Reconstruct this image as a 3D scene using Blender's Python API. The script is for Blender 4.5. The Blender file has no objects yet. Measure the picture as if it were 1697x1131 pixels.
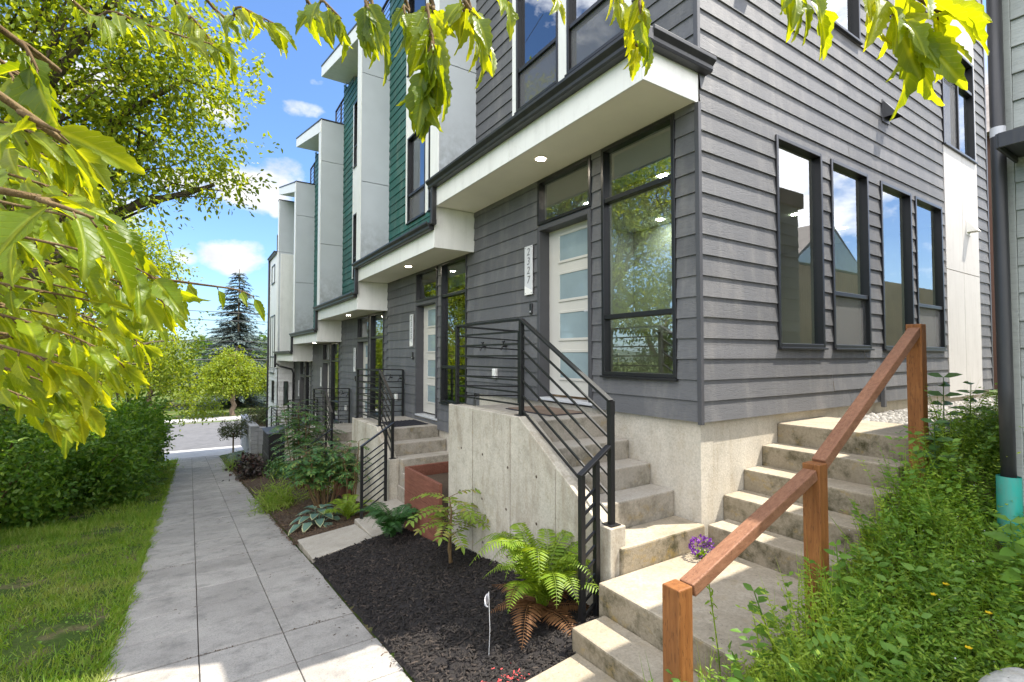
import bpy, math, random
import numpy as np
from mathutils import Vector, Matrix
R = math.radians
random.seed(7)
rng = np.random.default_rng(11)
scene = bpy.context.scene
COL = scene.collection

# ------------------------------------------------------------------ camera frame (eye is the origin, +Y runs down the street, +X into the houses)
F = 820.0 / 1697.0
YAW, PITCH = R(32.9), R(1.711)
FW = Vector((math.sin(YAW), math.cos(YAW), 0)); RT = Vector((math.cos(YAW), -math.sin(YAW), 0))
def spot(px, py, t):
    """world point seen at a photo pixel, t metres ahead of the eye"""
    u = (px - 848.5) / 820; v = (590 - py) / 820
    p = (FW + RT * u) * t
    return Vector((p.x, p.y, v * t))

# ------------------------------------------------------------------ node helpers
class NT:
    def __init__(s, name):
        s.m = bpy.data.materials.new(name); s.m.use_nodes = True
        s.t = s.m.node_tree; s.t.nodes.clear()
        s.out = s.n('ShaderNodeOutputMaterial')
        s.tc = None
    def n(s, typ, **kw):
        nd = s.t.nodes.new(typ)
        for k, v in kw.items(): setattr(nd, k, v)
        return nd
    def l(s, a, b): s.t.links.new(a, b)
    def coord(s, scale=(1, 1, 1)):
        if s.tc is None: s.tc = s.n('ShaderNodeNewGeometry')
        mp = s.n('ShaderNodeMapping'); mp.inputs['Scale'].default_value = scale
        s.l(s.tc.outputs['Position'], mp.inputs[0]); return mp.outputs[0]
    def noise(s, scale, detail=4, stretch=(1, 1, 1), rough=.55, dist=0):
        nd = s.n('ShaderNodeTexNoise'); nd.inputs['Scale'].default_value = scale
        nd.inputs['Detail'].default_value = detail; nd.inputs['Roughness'].default_value = rough
        nd.inputs['Distortion'].default_value = dist
        s.l(s.coord(stretch), nd.inputs['Vector']); return nd.outputs['Fac']
    def ramp(s, fac, stops, interp='LINEAR'):
        r = s.n('ShaderNodeValToRGB'); r.color_ramp.interpolation = interp
        e = r.color_ramp.elements
        while len(e) < len(stops): e.new(.5)
        for q, (p, c) in zip(e, stops):
            q.position = p; q.color = (c, c, c, 1) if isinstance(c, (int, float)) else (*c, 1)
        s.l(fac, r.inputs[0]); return r.outputs[0]
    def mix(s, fac, a, b, mode='MIX'):
        m = s.n('ShaderNodeMix', data_type='RGBA', blend_type=mode)
        for sock, v in ((m.inputs[0], fac), (m.inputs[6], a), (m.inputs[7], b)):
            if hasattr(v, 'is_linked'): s.l(v, sock)
            elif isinstance(v, tuple): sock.default_value = (*v, 1)
            else: sock.default_value = v
        return m.outputs[2]
    def math(s, op, a, b=None):
        m = s.n('ShaderNodeMath', operation=op)
        for sock, v in ((m.inputs[0], a), (m.inputs[1], b)):
            if v is None: continue
            if hasattr(v, 'is_linked'): s.l(v, sock)
            else: sock.default_value = v
        return m.outputs[0]
    def bump(s, h, strength=.3, dist=.01):
        b = s.n('ShaderNodeBump'); b.inputs['Strength'].default_value = strength; b.inputs['Distance'].default_value = dist
        s.l(h, b.inputs['Height']); return b.outputs[0]
    def bsdf(s, col, rough=.6, metal=0, normal=None, spec=.5):
        p = s.n('ShaderNodeBsdfPrincipled')
        if hasattr(col, 'is_linked'): s.l(col, p.inputs['Base Color'])
        else: p.inputs['Base Color'].default_value = (*col, 1)
        if hasattr(rough, 'is_linked'): s.l(rough, p.inputs['Roughness'])
        else: p.inputs['Roughness'].default_value = rough
        p.inputs['Metallic'].default_value = metal
        p.inputs['Specular IOR Level'].default_value = spec
        if normal is not None: s.l(normal, p.inputs['Normal'])
        return p.outputs[0]
    def done(s, shader): s.l(shader, s.out.inputs[0]); return s.m

def hexl(r, g, b): return tuple((x / 255 / 12.92 if x / 255 <= .04045 else ((x / 255 + .055) / 1.055) ** 2.4) for x in (r, g, b))

def m_paint(name, col, rough=.55, var=.08, bump=.08, bscale=60, grime=0.):
    s = NT(name); n1 = s.noise(3, 5); n2 = s.noise(bscale, 3)
    c = s.mix(s.ramp(n1, [(.3, 0.), (.7, 1.)]), tuple(x * (1 - var) for x in col), tuple(min(1, x * (1 + var)) for x in col))
    if grime:
        c = s.mix(s.math('MULTIPLY', s.ramp(s.noise(4, 6, (2.2, 2.2, .25), .7), [(.48, 0.), (.74, 1.)]), grime), c, (.2, .18, .14))
        c = s.mix(s.math('MULTIPLY', s.ramp(s.noise(9, 7, rough=.75), [(.56, 0.), (.7, 1.)]), grime * .7), c, (.16, .14, .10))
    return s.done(s.bsdf(c, rough, 0, s.bump(n2, bump, .003)))
def m_siding(name, col, col2):
    s = NT(name)
    g = s.noise(2.2, 3, (1.3, 1.3, 14), .5, .6)          # long wood-grain figure pressed in the boards
    ring = s.math('PINGPONG', s.math('MULTIPLY', g, 18), 1)
    fine = s.noise(14, 3, (1, 1, 25))
    geo = s.n('ShaderNodeNewGeometry')
    c = s.mix(s.noise(1.3, 4), col, col2)
    isl = s.ramp(geo.outputs['Random Per Island'], [(0, .83), (1, 1.15)])
    c = s.mix(s.ramp(s.noise(2.6, 6, (1.6, 1.6, .35), .7), [(.48, 0.), (.75, .24)]), c, (.4, .37, .33))
    c = s.mix(1.0, c, isl, 'MULTIPLY')
    c = s.mix(s.ramp(ring, [(0, .82), (.35, 1.)]), (0, 0, 0), c)
    h = s.math('ADD', s.math('MULTIPLY', s.ramp(ring, [(0, 0.), (.4, 1.)]), .7), s.math('MULTIPLY', fine, .5))
    return s.done(s.bsdf(c, .62, 0, s.bump(h, .5, .003)))
def m_concrete(name, c0, c1, stain=(.08, .07, .05), streak=0., moss=0., bs=.5, wall=False):
    s = NT(name)
    n = s.noise(2.2, 8, rough=.65); f = s.noise(55, 4, rough=.7)
    c = s.mix(s.ramp(n, [(.3, 0.), (.7, 1.)]), c0, c1)
    c = s.mix(s.ramp(f, [(.3, .5), (.62, 0.)]), c, tuple(x * .55 for x in c0))
    if streak:
        st = s.noise(3.0, 6, (1.6, 1.6, .38), .65, .4)
        c = s.mix(s.math('MULTIPLY', s.ramp(st, [(.52, 0.), (.7, 1.)]), streak), c, stain)
        st2 = s.noise(9.0, 5, (2.2, 2.2, .12), .6)
        c = s.mix(s.math('MULTIPLY', s.ramp(st2, [(.5, 0.), (.72, 1.)]), streak * .3), c, tuple(x * .9 for x in stain))
    if moss:
        mo = s.noise(4.5, 8, rough=.75)
        if wall:      # vertical faces darker and browner, moss patches fainter on flat tops
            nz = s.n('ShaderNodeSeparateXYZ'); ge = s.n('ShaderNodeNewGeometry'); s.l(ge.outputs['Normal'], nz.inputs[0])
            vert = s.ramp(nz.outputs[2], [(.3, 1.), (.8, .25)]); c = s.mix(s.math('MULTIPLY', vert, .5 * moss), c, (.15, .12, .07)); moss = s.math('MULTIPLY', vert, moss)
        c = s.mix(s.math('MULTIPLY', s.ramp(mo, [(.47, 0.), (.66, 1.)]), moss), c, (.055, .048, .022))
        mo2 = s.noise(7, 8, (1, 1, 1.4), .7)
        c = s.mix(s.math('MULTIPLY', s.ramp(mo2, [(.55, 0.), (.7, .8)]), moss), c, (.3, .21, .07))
    pit = s.n('ShaderNodeTexVoronoi'); pit.inputs['Scale'].default_value = 26; s.l(s.coord(), pit.inputs['Vector'])
    pits = s.ramp(pit.outputs['Distance'], [(.05, 0.), (.13, 1.)])
    pm = s.math('MAXIMUM', pits, s.ramp(s.noise(6, 2), [(.5, 1.), (.56, 0.)]))
    c = s.mix(pm, tuple(x * .35 for x in c0), c)
    h = s.math('ADD', s.math('MULTIPLY', n, .8), s.math('ADD', s.math('MULTIPLY', f, .4), s.math('MULTIPLY', pm, .35)))
    return s.done(s.bsdf(c, .88, 0, s.bump(h, bs, .012), .25))
def m_leaf(name, stops, trans=.35, tcol=None, rough=.45, vein=False, patch=None):
    s = NT(name); geo = s.n('ShaderNodeNewGeometry')
    c = s.ramp(geo.outputs['Random Per Island'], stops)
    c = s.mix(s.noise(1.1, 3), c, tuple(x * .62 for x in stops[0][1]))
    if patch: c = s.mix(s.ramp(s.noise(1.7, 5, rough=.65), [(.5, 0.), (.7, .65)]), c, patch)
    nrm = None
    if vein:
        uv = s.n('ShaderNodeUVMap'); sp = s.n('ShaderNodeSeparateXYZ'); s.l(uv.outputs[0], sp.inputs[0])
        ax = s.math('ABSOLUTE', s.math('SUBTRACT', sp.outputs[0], .5))
        mid = s.ramp(ax, [(.015, 1.), (.05, 0.)])
        w = s.math('PINGPONG', s.math('SUBTRACT', s.math('MULTIPLY', sp.outputs[1], 9), s.math('MULTIPLY', ax, 7)), .5)
        side = s.math('MULTIPLY', s.ramp(w, [(.0, 1.), (.09, 0.)]), .45)
        vv = s.math('MAXIMUM', mid, side)
        c = s.mix(s.math('MULTIPLY', vv, .22), c, tuple(min(1, x * 1.9 + .05) for x in stops[-1][1]))
        blot = s.noise(28, 3)
        c = s.mix(s.ramp(blot, [(.35, .35), (.65, 0.)]), c, tuple(x * .6 for x in stops[0][1]))
        nrm = s.bump(s.math('ADD', s.math('MULTIPLY', vv, -.8), s.math('MULTIPLY', blot, .6)), .5, .004)
    p = s.bsdf(c, rough, 0, nrm, .4)
    t = s.n('ShaderNodeBsdfTranslucent')
    s.l(s.mix(1., c, tcol or (1.5, 1.35, .5), 'MULTIPLY'), t.inputs[0])
    mx = s.n('ShaderNodeMixShader'); mx.inputs[0].default_value = trans
    s.l(p, mx.inputs[1]); s.l(t.outputs[0], mx.inputs[2])
    return s.done(mx.outputs[0])
def m_bark(name, c0, c1, moss=0, sc=9):
    s = NT(name); n = s.noise(sc, 6, (1, 1, .35), .7); c = s.mix(s.ramp(n, [(.35, 0.), (.65, 1.)]), c0, c1)
    if moss: c = s.mix(s.math('MULTIPLY', s.ramp(s.noise(5, 6, rough=.7), [(.45, 0.), (.6, 1.)]), moss), c, (.09, .085, .03))
    return s.done(s.bsdf(c, .9, 0, s.bump(n, .9, .03), .2))
def m_wood(name, c0, c1, rough=.6, stretch=(1, 1, 1), marks=False):
    s = NT(name); n = s.noise(9, 5, stretch, .6, .3); c = s.mix(s.ramp(n, [(.32, 0.), (.68, 1.)]), c0, c1)
    h = n
    if marks:       # incised slits of pressure-treated lumber
        b = s.n('ShaderNodeTexBrick'); b.offset = .5
        b.inputs['Scale'].default_value = 1; b.inputs['Mortar Size'].default_value = .0022
        b.inputs['Brick Width'].default_value = .03; b.inputs['Row Height'].default_value = .011
        fn = s.noise(75, 2, tuple(1.6 if q > 1 else .3 for q in stretch), .5)
        slit = s.ramp(fn, [(.60, 1.), (.68, .0)])
        slit = s.math('SUBTRACT', 1., slit); c = s.mix(s.math('MULTIPLY', slit, .55), c, tuple(x * .35 for x in c0)); h = s.math('SUBTRACT', n, s.math('MULTIPLY', slit, 1.2))
    c = s.mix(s.ramp(s.noise(2, 4), [(.4, .0), (.75, .45)]), c, tuple(x * .55 for x in c0))
    return s.done(s.bsdf(c, rough, 0, s.bump(h, .35, .006), .3))
def m_glass(name, tint=(.74, .95, .86), ior=3.7):
    s = NT(name)
    fr = s.n('ShaderNodeFresnel'); fr.inputs[0].default_value = ior
    tr = s.n('ShaderNodeBsdfTransparent'); tr.inputs[0].default_value = (*tint, 1)
    gl = s.n('ShaderNodeBsdfGlossy'); gl.inputs['Roughness'].default_value = .0; gl.inputs[0].default_value = (.95, .98, 1, 1)
    s.l(s.bump(s.noise(.9, 1), .02, .05), gl.inputs['Normal'])
    mx = s.n('ShaderNodeMixShader'); s.l(fr.outputs[0], mx.inputs[0]); s.l(tr.outputs[0], mx.inputs[1]); s.l(gl.outputs[0], mx.inputs[2])
    return s.done(mx.outputs[0])
def m_screen(name):
    s = NT(name); d = s.bsdf((.17, .17, .175), .7)
    tr = s.n('ShaderNodeBsdfTransparent'); mx = s.n('ShaderNodeMixShader'); mx.inputs[0].default_value = .55
    s.l(tr.outputs[0], mx.inputs[1]); s.l(d, mx.inputs[2]); return s.done(mx.outputs[0])
def m_emit(name, col, k):
    s = NT(name); e = s.n('ShaderNodeEmission'); e.inputs[0].default_value = (*col, 1); e.inputs[1].default_value = k
    return s.done(e.outputs[0])
def m_panel(name, col):
    """fibre-cement panel, mildew at its foot follows the object's own height"""
    s = NT(name); n = s.noise(2.5, 5); f = s.noise(70, 3)
    c = s.mix(s.ramp(n, [(.3, 0.), (.7, 1.)]), tuple(x * .93 for x in col), col)
    uv = s.n('ShaderNodeUVMap'); sp = s.n('ShaderNodeSeparateXYZ'); s.l(uv.outputs[0], sp.inputs[0])
    low = s.ramp(sp.outputs[1], [(0., 1.), (.35, .55), (.8, 0.)])
    st = s.math('MULTIPLY', low, s.ramp(s.noise(7, 7, rough=.7), [(.33, 0.), (.62, 1.)]))
    c = s.mix(s.math('MULTIPLY', st, .62), c, (.13, .128, .10))
    return s.done(s.bsdf(c, .6, 0, s.bump(f, .12, .003), .3))

SID = (.142, .135, .135); SID2 = (.115, .112, .116)
M = dict(
    charcoal=m_siding('charcoal_siding', (.118, .118, .123), (.1, .101, .107)),
    teal=m_siding('teal_siding', (.014, .112, .092), (.011, .09, .078)),
    grey_green=m_siding('neighbour_siding', (.37, .39, .37), (.32, .34, .325)),
    white_siding=m_siding('white_siding', (.72, .72, .72), (.64, .64, .64)),
    dark_trim=m_paint('dark_trim', (.062, .062, .068), .5),
    black=m_paint('black_metal', (.008, .008, .009), .42, .1, .05),
    gutter=m_paint('gutter_metal', (.024, .024, .027), .42, .15, .08, 60, .1),
    frame=m_paint('window_vinyl', (.012, .012, .014), .35, .1, .03),
    white=m_paint('white_trim', (.82, .81, .77), .55, .03, .06, 60, .16),
    soffit=m_paint('soffit_paint', (.88, .83, .72), .6, .03, .05),
    panel=m_panel('fibre_panel', (.56, .59, .615)), side_panel=m_paint('side_panel_paint', (.5, .48, .455), .6, .03, .05, 60, .22),
    door=m_paint('door_paint', (.56, .54, .49), .45, .04, .05),
    metal=m_paint('brushed_metal', (.55, .56, .57), .3, .05, .05),
    plaque=m_paint('plaque_metal', (.6, .6, .61), .4, .05, .05),
    glass=m_glass('window_glass'), frost=m_paint('frosted_glass', (.26, .33, .35), .03, .1, .01),
    screen=m_screen('insect_screen'),
    room=m_paint('room_paint', (.66, .7, .68), .8, .03, .02), roomfloor=m_wood('room_floor', (.3, .2, .12), (.42, .3, .2)),
    lamp=m_emit('lamp_glow', (1, .88, .7), 70), lampring=m_paint('lamp_ring', (.75, .72, .66), .5),
    roof=m_paint('roof_metal', (.05, .052, .055), .5), roof_felt=m_paint('roof_felt', (.09, .09, .09), .9),
    walk=m_concrete('walk_concrete', (.30, .295, .285), (.41, .40, .385), bs=.35),
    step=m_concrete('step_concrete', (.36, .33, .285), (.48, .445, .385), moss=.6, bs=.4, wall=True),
    cheek=m_concrete('cheek_concrete', (.45, .41, .335), (.60, .555, .465), (.19, .13, .075), .5, .25, .35),
    found=m_concrete('foundation_concrete', (.50, .455, .375), (.6, .56, .48), (.3, .23, .14), .4, .2, .5),
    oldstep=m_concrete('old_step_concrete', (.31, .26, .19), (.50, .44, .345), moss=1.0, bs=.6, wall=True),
    asphalt=m_concrete('asphalt', (.10, .10, .105), (.15, .15, .155), bs=.3),
    apron=m_concrete('apron_concrete', (.36, .35, .34), (.45, .44, .43), bs=.3),
    post=m_wood('post_lumber', (.185, .066, .017), (.29, .12, .036), .6, (6, 6, .5), True),
    rail=m_wood('rail_lumber', (.185, .08, .042), (.28, .14, .078), .6, (2, 8, 6), True),
    planter=m_wood('planter_lumber', (.15, .056, .036), (.23, .092, .06), .7, (5, .7, 5)),
    stone=m_concrete('block_stone', (.3, .3, .31), (.42, .42, .43), bs=.9),
    rock=m_concrete('rock', (.42, .41, .38), (.6, .58, .54), moss=.4, bs=.9),
    teal_pipe=m_paint('teal_pipe', (.02, .30, .25), .5, .14, .1, 40, .5),
    cone=m_paint('cone_plastic', (.62, .09, .02), .5),
    mat=m_paint('mat_rubber', (.022, .022, .03), .85, .3, .6, 90), coir=m_paint('mat_coir', (.17, .12, .085), .95, .25, .8, 160),
    soil=m_concrete('soil', (.06, .042, .03), (.11, .08, .055), bs=1.0),
    mulch=m_concrete('mulch', (.016, .014, .014), (.03, .026, .025), bs=1.0),
    shingle=m_paint('shingle', (.24, .21, .19), .9, .25, .6, 30), brownwall=m_paint('brown_wall', (.12, .06, .04), .8),
    housewall=m_paint('far_house_wall', (.75, .8, .8), .7), fence=m_wood('fence_board', (.5, .36, .22), (.65, .5, .34), .8, (6, 6, .6)),
    purple=m_leaf('purple_petal', [(0, (.14, .03, .25)), (1, (.3, .08, .45))], .3, (1, .8, 1.2)),
    yellow=m_leaf('yellow_petal', [(0, (.8, .55, .01)), (1, (.9, .68, .03))], .2),
    redchip=m_paint('red_paint', (.5, .06, .06), .8, .3), flag=m_paint('flag_film', (.5, .5, .53), .4),
    wire=m_paint('wire_jacket', (.03, .03, .034), .6),
    twig=m_bark('twig_bark', (.09, .055, .025), (.17, .12, .06)),
    bark=m_bark('mossy_bark', (.05, .04, .032), (.13, .105, .085), .8), bark2=m_bark('plain_bark', (.12, .085, .06), (.24, .18, .13)),
)
def g1(a, b): return [(0, a), (1, b)]
L = dict(
    fore=m_leaf('fresh_leaf', [(0, (.11, .20, .012)), (.25, (.2, .31, .016)), (.65, (.28, .40, .02)), (1, (.38, .46, .035))], .62, (3.0, 2.1, .3), .4, True),
    tree=m_leaf('tree_leaf', [(0, (.16, .25, .025)), (.6, (.30, .41, .04)), (1, (.44, .49, .07))], .56, (2.1, 1.7, .4)),
    tree_dark=m_leaf('dark_leaf', [(0, (.06, .12, .025)), (.7, (.12, .2, .03)), (1, (.22, .29, .045))], .45, (1.5, 1.5, .5)),
    lime=m_leaf('lime_leaf', [(0, (.17, .26, .02)), (1, (.32, .38, .04))], .48, (1.9, 1.6, .4)),
    hedge=m_leaf('hedge_leaf', [(0, (.08, .18, .025)), (.6, (.17, .32, .035)), (1, (.34, .46, .06))], .48, (1.5, 1.5, .5)),
    spruce=m_leaf('spruce_needle', [(0, (.05, .075, .07)), (1, (.14, .19, .18))], .1, (1, 1, 1), .6),
    grass=m_leaf('grass_blade', [(0, (.14, .28, .02)), (.6, (.25, .40, .03)), (1, (.46, .48, .13))], .4, (1.5, 1.4, .4), .55, False, (.38, .38, .13)),
    weed=m_leaf('weed_leaf', [(0, (.10, .22, .018)), (.6, (.22, .38, .028)), (1, (.42, .54, .06))], .45, (1.7, 1.5, .4), .5, False, (.44, .54, .07)),
    weed2=m_leaf('broad_weed_leaf', [(0, (.10, .23, .025)), (1, (.24, .40, .05))], .4, (1.5, 1.4, .4), .5),
    darkweed=m_leaf('dark_weed_leaf', [(0, (.05, .13, .03)), (1, (.11, .21, .04))], .3, (1.5, 1.5, .5), .5),
    fern=m_leaf('fern_leaf', [(0, (.17, .30, .018)), (1, (.33, .42, .04))], .4, (1.6, 1.4, .35), .45),
    fern_dark=m_leaf('dark_fern_leaf', [(0, (.03, .10, .022)), (1, (.06, .16, .03))], .3, (1.4, 1.4, .5), .45),
    fern_dead=m_leaf('dead_frond', [(0, (.16, .07, .025)), (1, (.3, .15, .06))], .3, (1.3, 1, .6), .7),
    mahonia=m_leaf('mahonia_leaf', [(0, (.06, .16, .05)), (.7, (.12, .25, .055)), (1, (.32, .37, .07))], .25, (1.4, 1.4, .5), .35),
    sapling=m_leaf('sapling_leaf', [(0, (.2, .31, .04)), (.7, (.28, .38, .05)), (1, (.5, .33, .12))], .4, (1.5, 1.3, .5), .45),
    hosta=m_leaf('hosta_leaf', [(0, (.10, .19, .15)), (1, (.16, .26, .2))], .2, (1.2, 1.3, .8), .45),
    hosta_edge=m_leaf('hosta_margin', [(0, (.45, .48, .28)), (1, (.55, .55, .3))], .2, (1, 1, .7), .45),
    heuchera=m_leaf('burgundy_leaf', [(0, (.03, .02, .022)), (.6, (.05, .05, .028)), (1, (.10, .035, .03))], .2, (1.2, 1, .8), .45),
    blue=m_leaf('blue_sedum', [(0, (.16, .24, .26)), (1, (.28, .36, .38))], .1, (1, 1, 1), .5),
    juniper=m_leaf('juniper_leaf', [(0, (.05, .085, .025)), (1, (.15, .12, .05))], .2, (1.2, 1.2, .5), .6),
    chip=m_leaf('bark_chip', [(0, (.009, .007, .006)), (.75, (.03, .022, .018)), (1, (.10, .075, .058))], 0., (1, 1, 1), .8),
    duff=m_leaf('leaf_litter', [(0, (.05, .03, .018)), (.7, (.13, .075, .04)), (1, (.24, .16, .09))], .05, (1, 1, 1), .8),
    pebble=m_leaf('pebble_stone', [(0, (.22, .21, .19)), (1, (.55, .53, .49))], 0., (1, 1, 1), .8),
)

# ------------------------------------------------------------------ mesh helpers
class MB:
    def __init__(s): s.v = []; s.f = []; s.uv = []
    def quad(s, *p):
        i = len(s.v); s.v += [tuple(q) for q in p]; s.f.append(tuple(range(i, i + len(p))))
    def box(s, x0, x1, y0, y1, z0, z1):
        i = len(s.v)
        s.v += [(x0, y0, z0), (x1, y0, z0), (x1, y1, z0), (x0, y1, z0), (x0, y0, z1), (x1, y0, z1), (x1, y1, z1), (x0, y1, z1)]
        s.f += [tuple(i + k for k in q) for q in ((0, 3, 2, 1), (4, 5, 6, 7), (0, 1, 5, 4), (1, 2, 6, 5), (2, 3, 7, 6), (3, 0, 4, 7))]
        return s
    def hexa(s, pts):   # 8 points, bottom ring then top ring
        i = len(s.v); s.v += [tuple(p) for p in pts]
        s.f += [tuple(i + k for k in q) for q in ((0, 3, 2, 1), (4, 5, 6, 7), (0, 1, 5, 4), (1, 2, 6, 5), (2, 3, 7, 6), (3, 0, 4, 7))]
        return s
    def bar(s, a, b, w, h=None, up=(0, 0, 1)):
        a = Vector(a); b = Vector(b); d = (b - a).normalized(); up = Vector(up)
        if abs(d.dot(up)) > .98: up = Vector((0, 1, 0))
        sx = d.cross(up).normalized() * (w / 2); sz = sx.cross(d).normalized() * ((h or w) / 2)
        s.hexa([a - sx - sz, a + sx - sz, b + sx - sz, b - sx - sz, a - sx + sz, a + sx + sz, b + sx + sz, b - sx + sz]); return s
    def prism(s, poly, fn, t0, t1):   # poly (a,b) swept from t0 to t1 through fn(a,b,t)
        n = len(poly); i = len(s.v)
        s.v += [tuple(fn(a, b, t0)) for a, b in poly] + [tuple(fn(a, b, t1)) for a, b in poly]
        s.f += [tuple(range(i, i + n))[::-1], tuple(range(i + n, i + 2 * n))]
        s.f += [(i + k, i + (k + 1) % n, i + n + (k + 1) % n, i + n + k) for k in range(n)]; return s
    def tube(s, path, rad, sides=8, cap=True):
        path = [Vector(p) for p in path]; rad = [rad] * len(path) if isinstance(rad, (int, float)) else rad
        i0 = len(s.v); ref = None
        for k, p in enumerate(path):
            d = (path[min(k + 1, len(path) - 1)] - path[max(k - 1, 0)]).normalized()
            if ref is None:
                ref = d.cross(Vector((0, 0, 1)) if abs(d.z) < .9 else Vector((1, 0, 0))).normalized()
            ref = (ref - d * ref.dot(d)).normalized(); w = d.cross(ref)
            for q in range(sides):
                a = 2 * math.pi * q / sides; s.v.append(tuple(p + (ref * math.cos(a) + w * math.sin(a)) * rad[k]))
        for k in range(len(path) - 1):
            for q in range(sides):
                a = i0 + k * sides + q; b = i0 + k * sides + (q + 1) % sides; s.f.append((a, b, b + sides, a + sides))
        if cap:
            s.f.append(tuple(range(i0, i0 + sides))[::-1]); e = i0 + (len(path) - 1) * sides; s.f.append(tuple(range(e, e + sides)))
        return s
    def disc(s, c, r, n=20, axis='z', flip=False):
        c = Vector(c); i = len(s.v)
        for k in range(n):
            a = 2 * math.pi * k / n * (-1 if flip else 1)
            o = Vector((math.cos(a) * r, math.sin(a) * r, 0)) if axis == 'z' else Vector((0, math.cos(a) * r, math.sin(a) * r))
            s.v.append(tuple(c + o))
        s.f.append(tuple(range(i, i + n))); return s
    def build(s, name, mat, parent=None, bevel=0, smooth=False):
        me = bpy.data.meshes.new(name); me.from_pydata(s.v, [], s.f); me.update()
        return link(name, me, mat, parent, bevel, smooth)
def link(name, me, mat, parent=None, bevel=0, smooth=False):
    o = bpy.data.objects.new(name, me); COL.objects.link(o)
    me.materials.append(mat)
    if smooth: me.polygons.foreach_set('use_smooth', [True] * len(me.polygons))
    if bevel:
        b = o.modifiers.new('bevel', 'BEVEL'); b.width = bevel; b.segments = 2; b.limit_method = 'ANGLE'; b.angle_limit = R(40)
    if parent is not None: attach(o, parent)
    return o
def wpos(o):
    p = Vector((0, 0, 0)); 
    while o is not None: p += o.location + o.matrix_parent_inverse.translation; o = o.parent
    return p
def attach(o, parent):
    o.parent = parent; o.matrix_parent_inverse = Matrix.Translation(-wpos(parent))
def tag(o, label=None, cat=None, group=None, kind=None):
    if label: o['label'] = label
    if cat: o['category'] = cat
    if group: o['group'] = group
    if kind: o['kind'] = kind
    return o
def thing(name, loc, label, cat, group=None):
    o = bpy.data.objects.new(name, None); o.location = loc; COL.objects.link(o); o.empty_display_size = .2
    return tag(o, label, cat, group)
def kids(o, pool): return [c for c in pool if c.parent == o]
def copy_tree(o, dloc=None, label=None, parent=None, pool=None):
    pool = pool or list(COL.objects)
    c = o.copy(); COL.objects.link(c)
    if parent is not None: c.parent = parent; c.matrix_parent_inverse = o.matrix_parent_inverse.copy()
    if dloc is not None: c.location = o.location + Vector(dloc)
    if label: c['label'] = label
    for k in kids(o, pool): copy_tree(k, None, None, c, pool)
    return c

# many copies of a small template in one mesh: leaves, blades, chips
def T_leaf(w=.5, fold=.12, droop=.15):
    v = np.array([(0, 0, 0), (-w * .42, .38, fold * .8), (0, .42, 0), (w * .42, .38, fold * .8), (-w * .28, .74, fold * .5 - droop * .5), (0, .76, -droop * .6), (w * .28, .74, fold * .5 - droop * .5), (0, 1, -droop)], float)
    return v, [(0, 2, 1), (0, 3, 2), (1, 2, 5, 4), (2, 3, 6, 5), (4, 5, 7), (5, 6, 7)], None
def T_quadleaf(w=.5, fold=.12, droop=.1):
    v = np.array([(0, 0, 0), (-w / 2, .5, fold), (0, 1, -droop), (w / 2, .5, fold)], float)
    return v, [(0, 3, 2), (0, 2, 1)], None
def T_blade(w=.08, bend=.5):
    v = np.array([(-w / 2, 0, 0), (w / 2, 0, 0), (w * .38, .55, bend * .2), (-w * .38, .55, bend * .2), (0, 1, bend * .7)], float)
    return v, [(0, 1, 2, 3), (3, 2, 4)], None
def T_chip():
    v = np.array([(-.5, -.14, 0), (.5, -.1, 0), (.45, .14, 0), (-.5, .1, 0), (-.4, -.06, .12), (.35, -.05, .1), (.38, .07, .09), (-.42, .05, .11)], float)[:, [1, 0, 2]]
    return v, [(4, 5, 6, 7)[::-1], (0, 1, 5, 4)[::-1], (1, 2, 6, 5)[::-1], (2, 3, 7, 6)[::-1], (3, 0, 4, 7)[::-1]], None
def T_biglef(seed=0, n=14):
    """serrated, slightly lobed leaf with folded midrib"""
    q = np.random.default_rng(seed); v = []; f = []; uv = []
    lobe = q.uniform(.0, .3); ph = q.uniform(0, 6)
    for i in range(n + 1):
        t = i / n
        base = math.sin(math.pi * t ** .8) ** .9 * .205 * (1 - .2 * t)
        for sgn in (-1, 1):
            k = 1 + .085 * (1 if i % 2 else -1) + lobe * math.sin(t * 13 + ph + sgn)
            w = max(.006, base * max(.3, k)) if 0 < i < n else .004
            z = .10 * w / .2 - .34 * t * t + .03 * math.sin(t * 9 + ph + sgn * 1.3)
            v.append((sgn * w, t + (.03 if i % 2 else 0), z)); uv.append((.5 + sgn * w / .7, t))
            z2 = -.34 * t * t - .01
            if sgn == -1: v.append((0, t, z2)); uv.append((.5, t))
    for i in range(n):
        a = i * 3; b = a + 3
        f += [(a, a + 1, b + 1, b), (a + 1, a + 2, b + 2, b + 1)]
    return np.array(v, float), f, np.array(uv, float)
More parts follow.
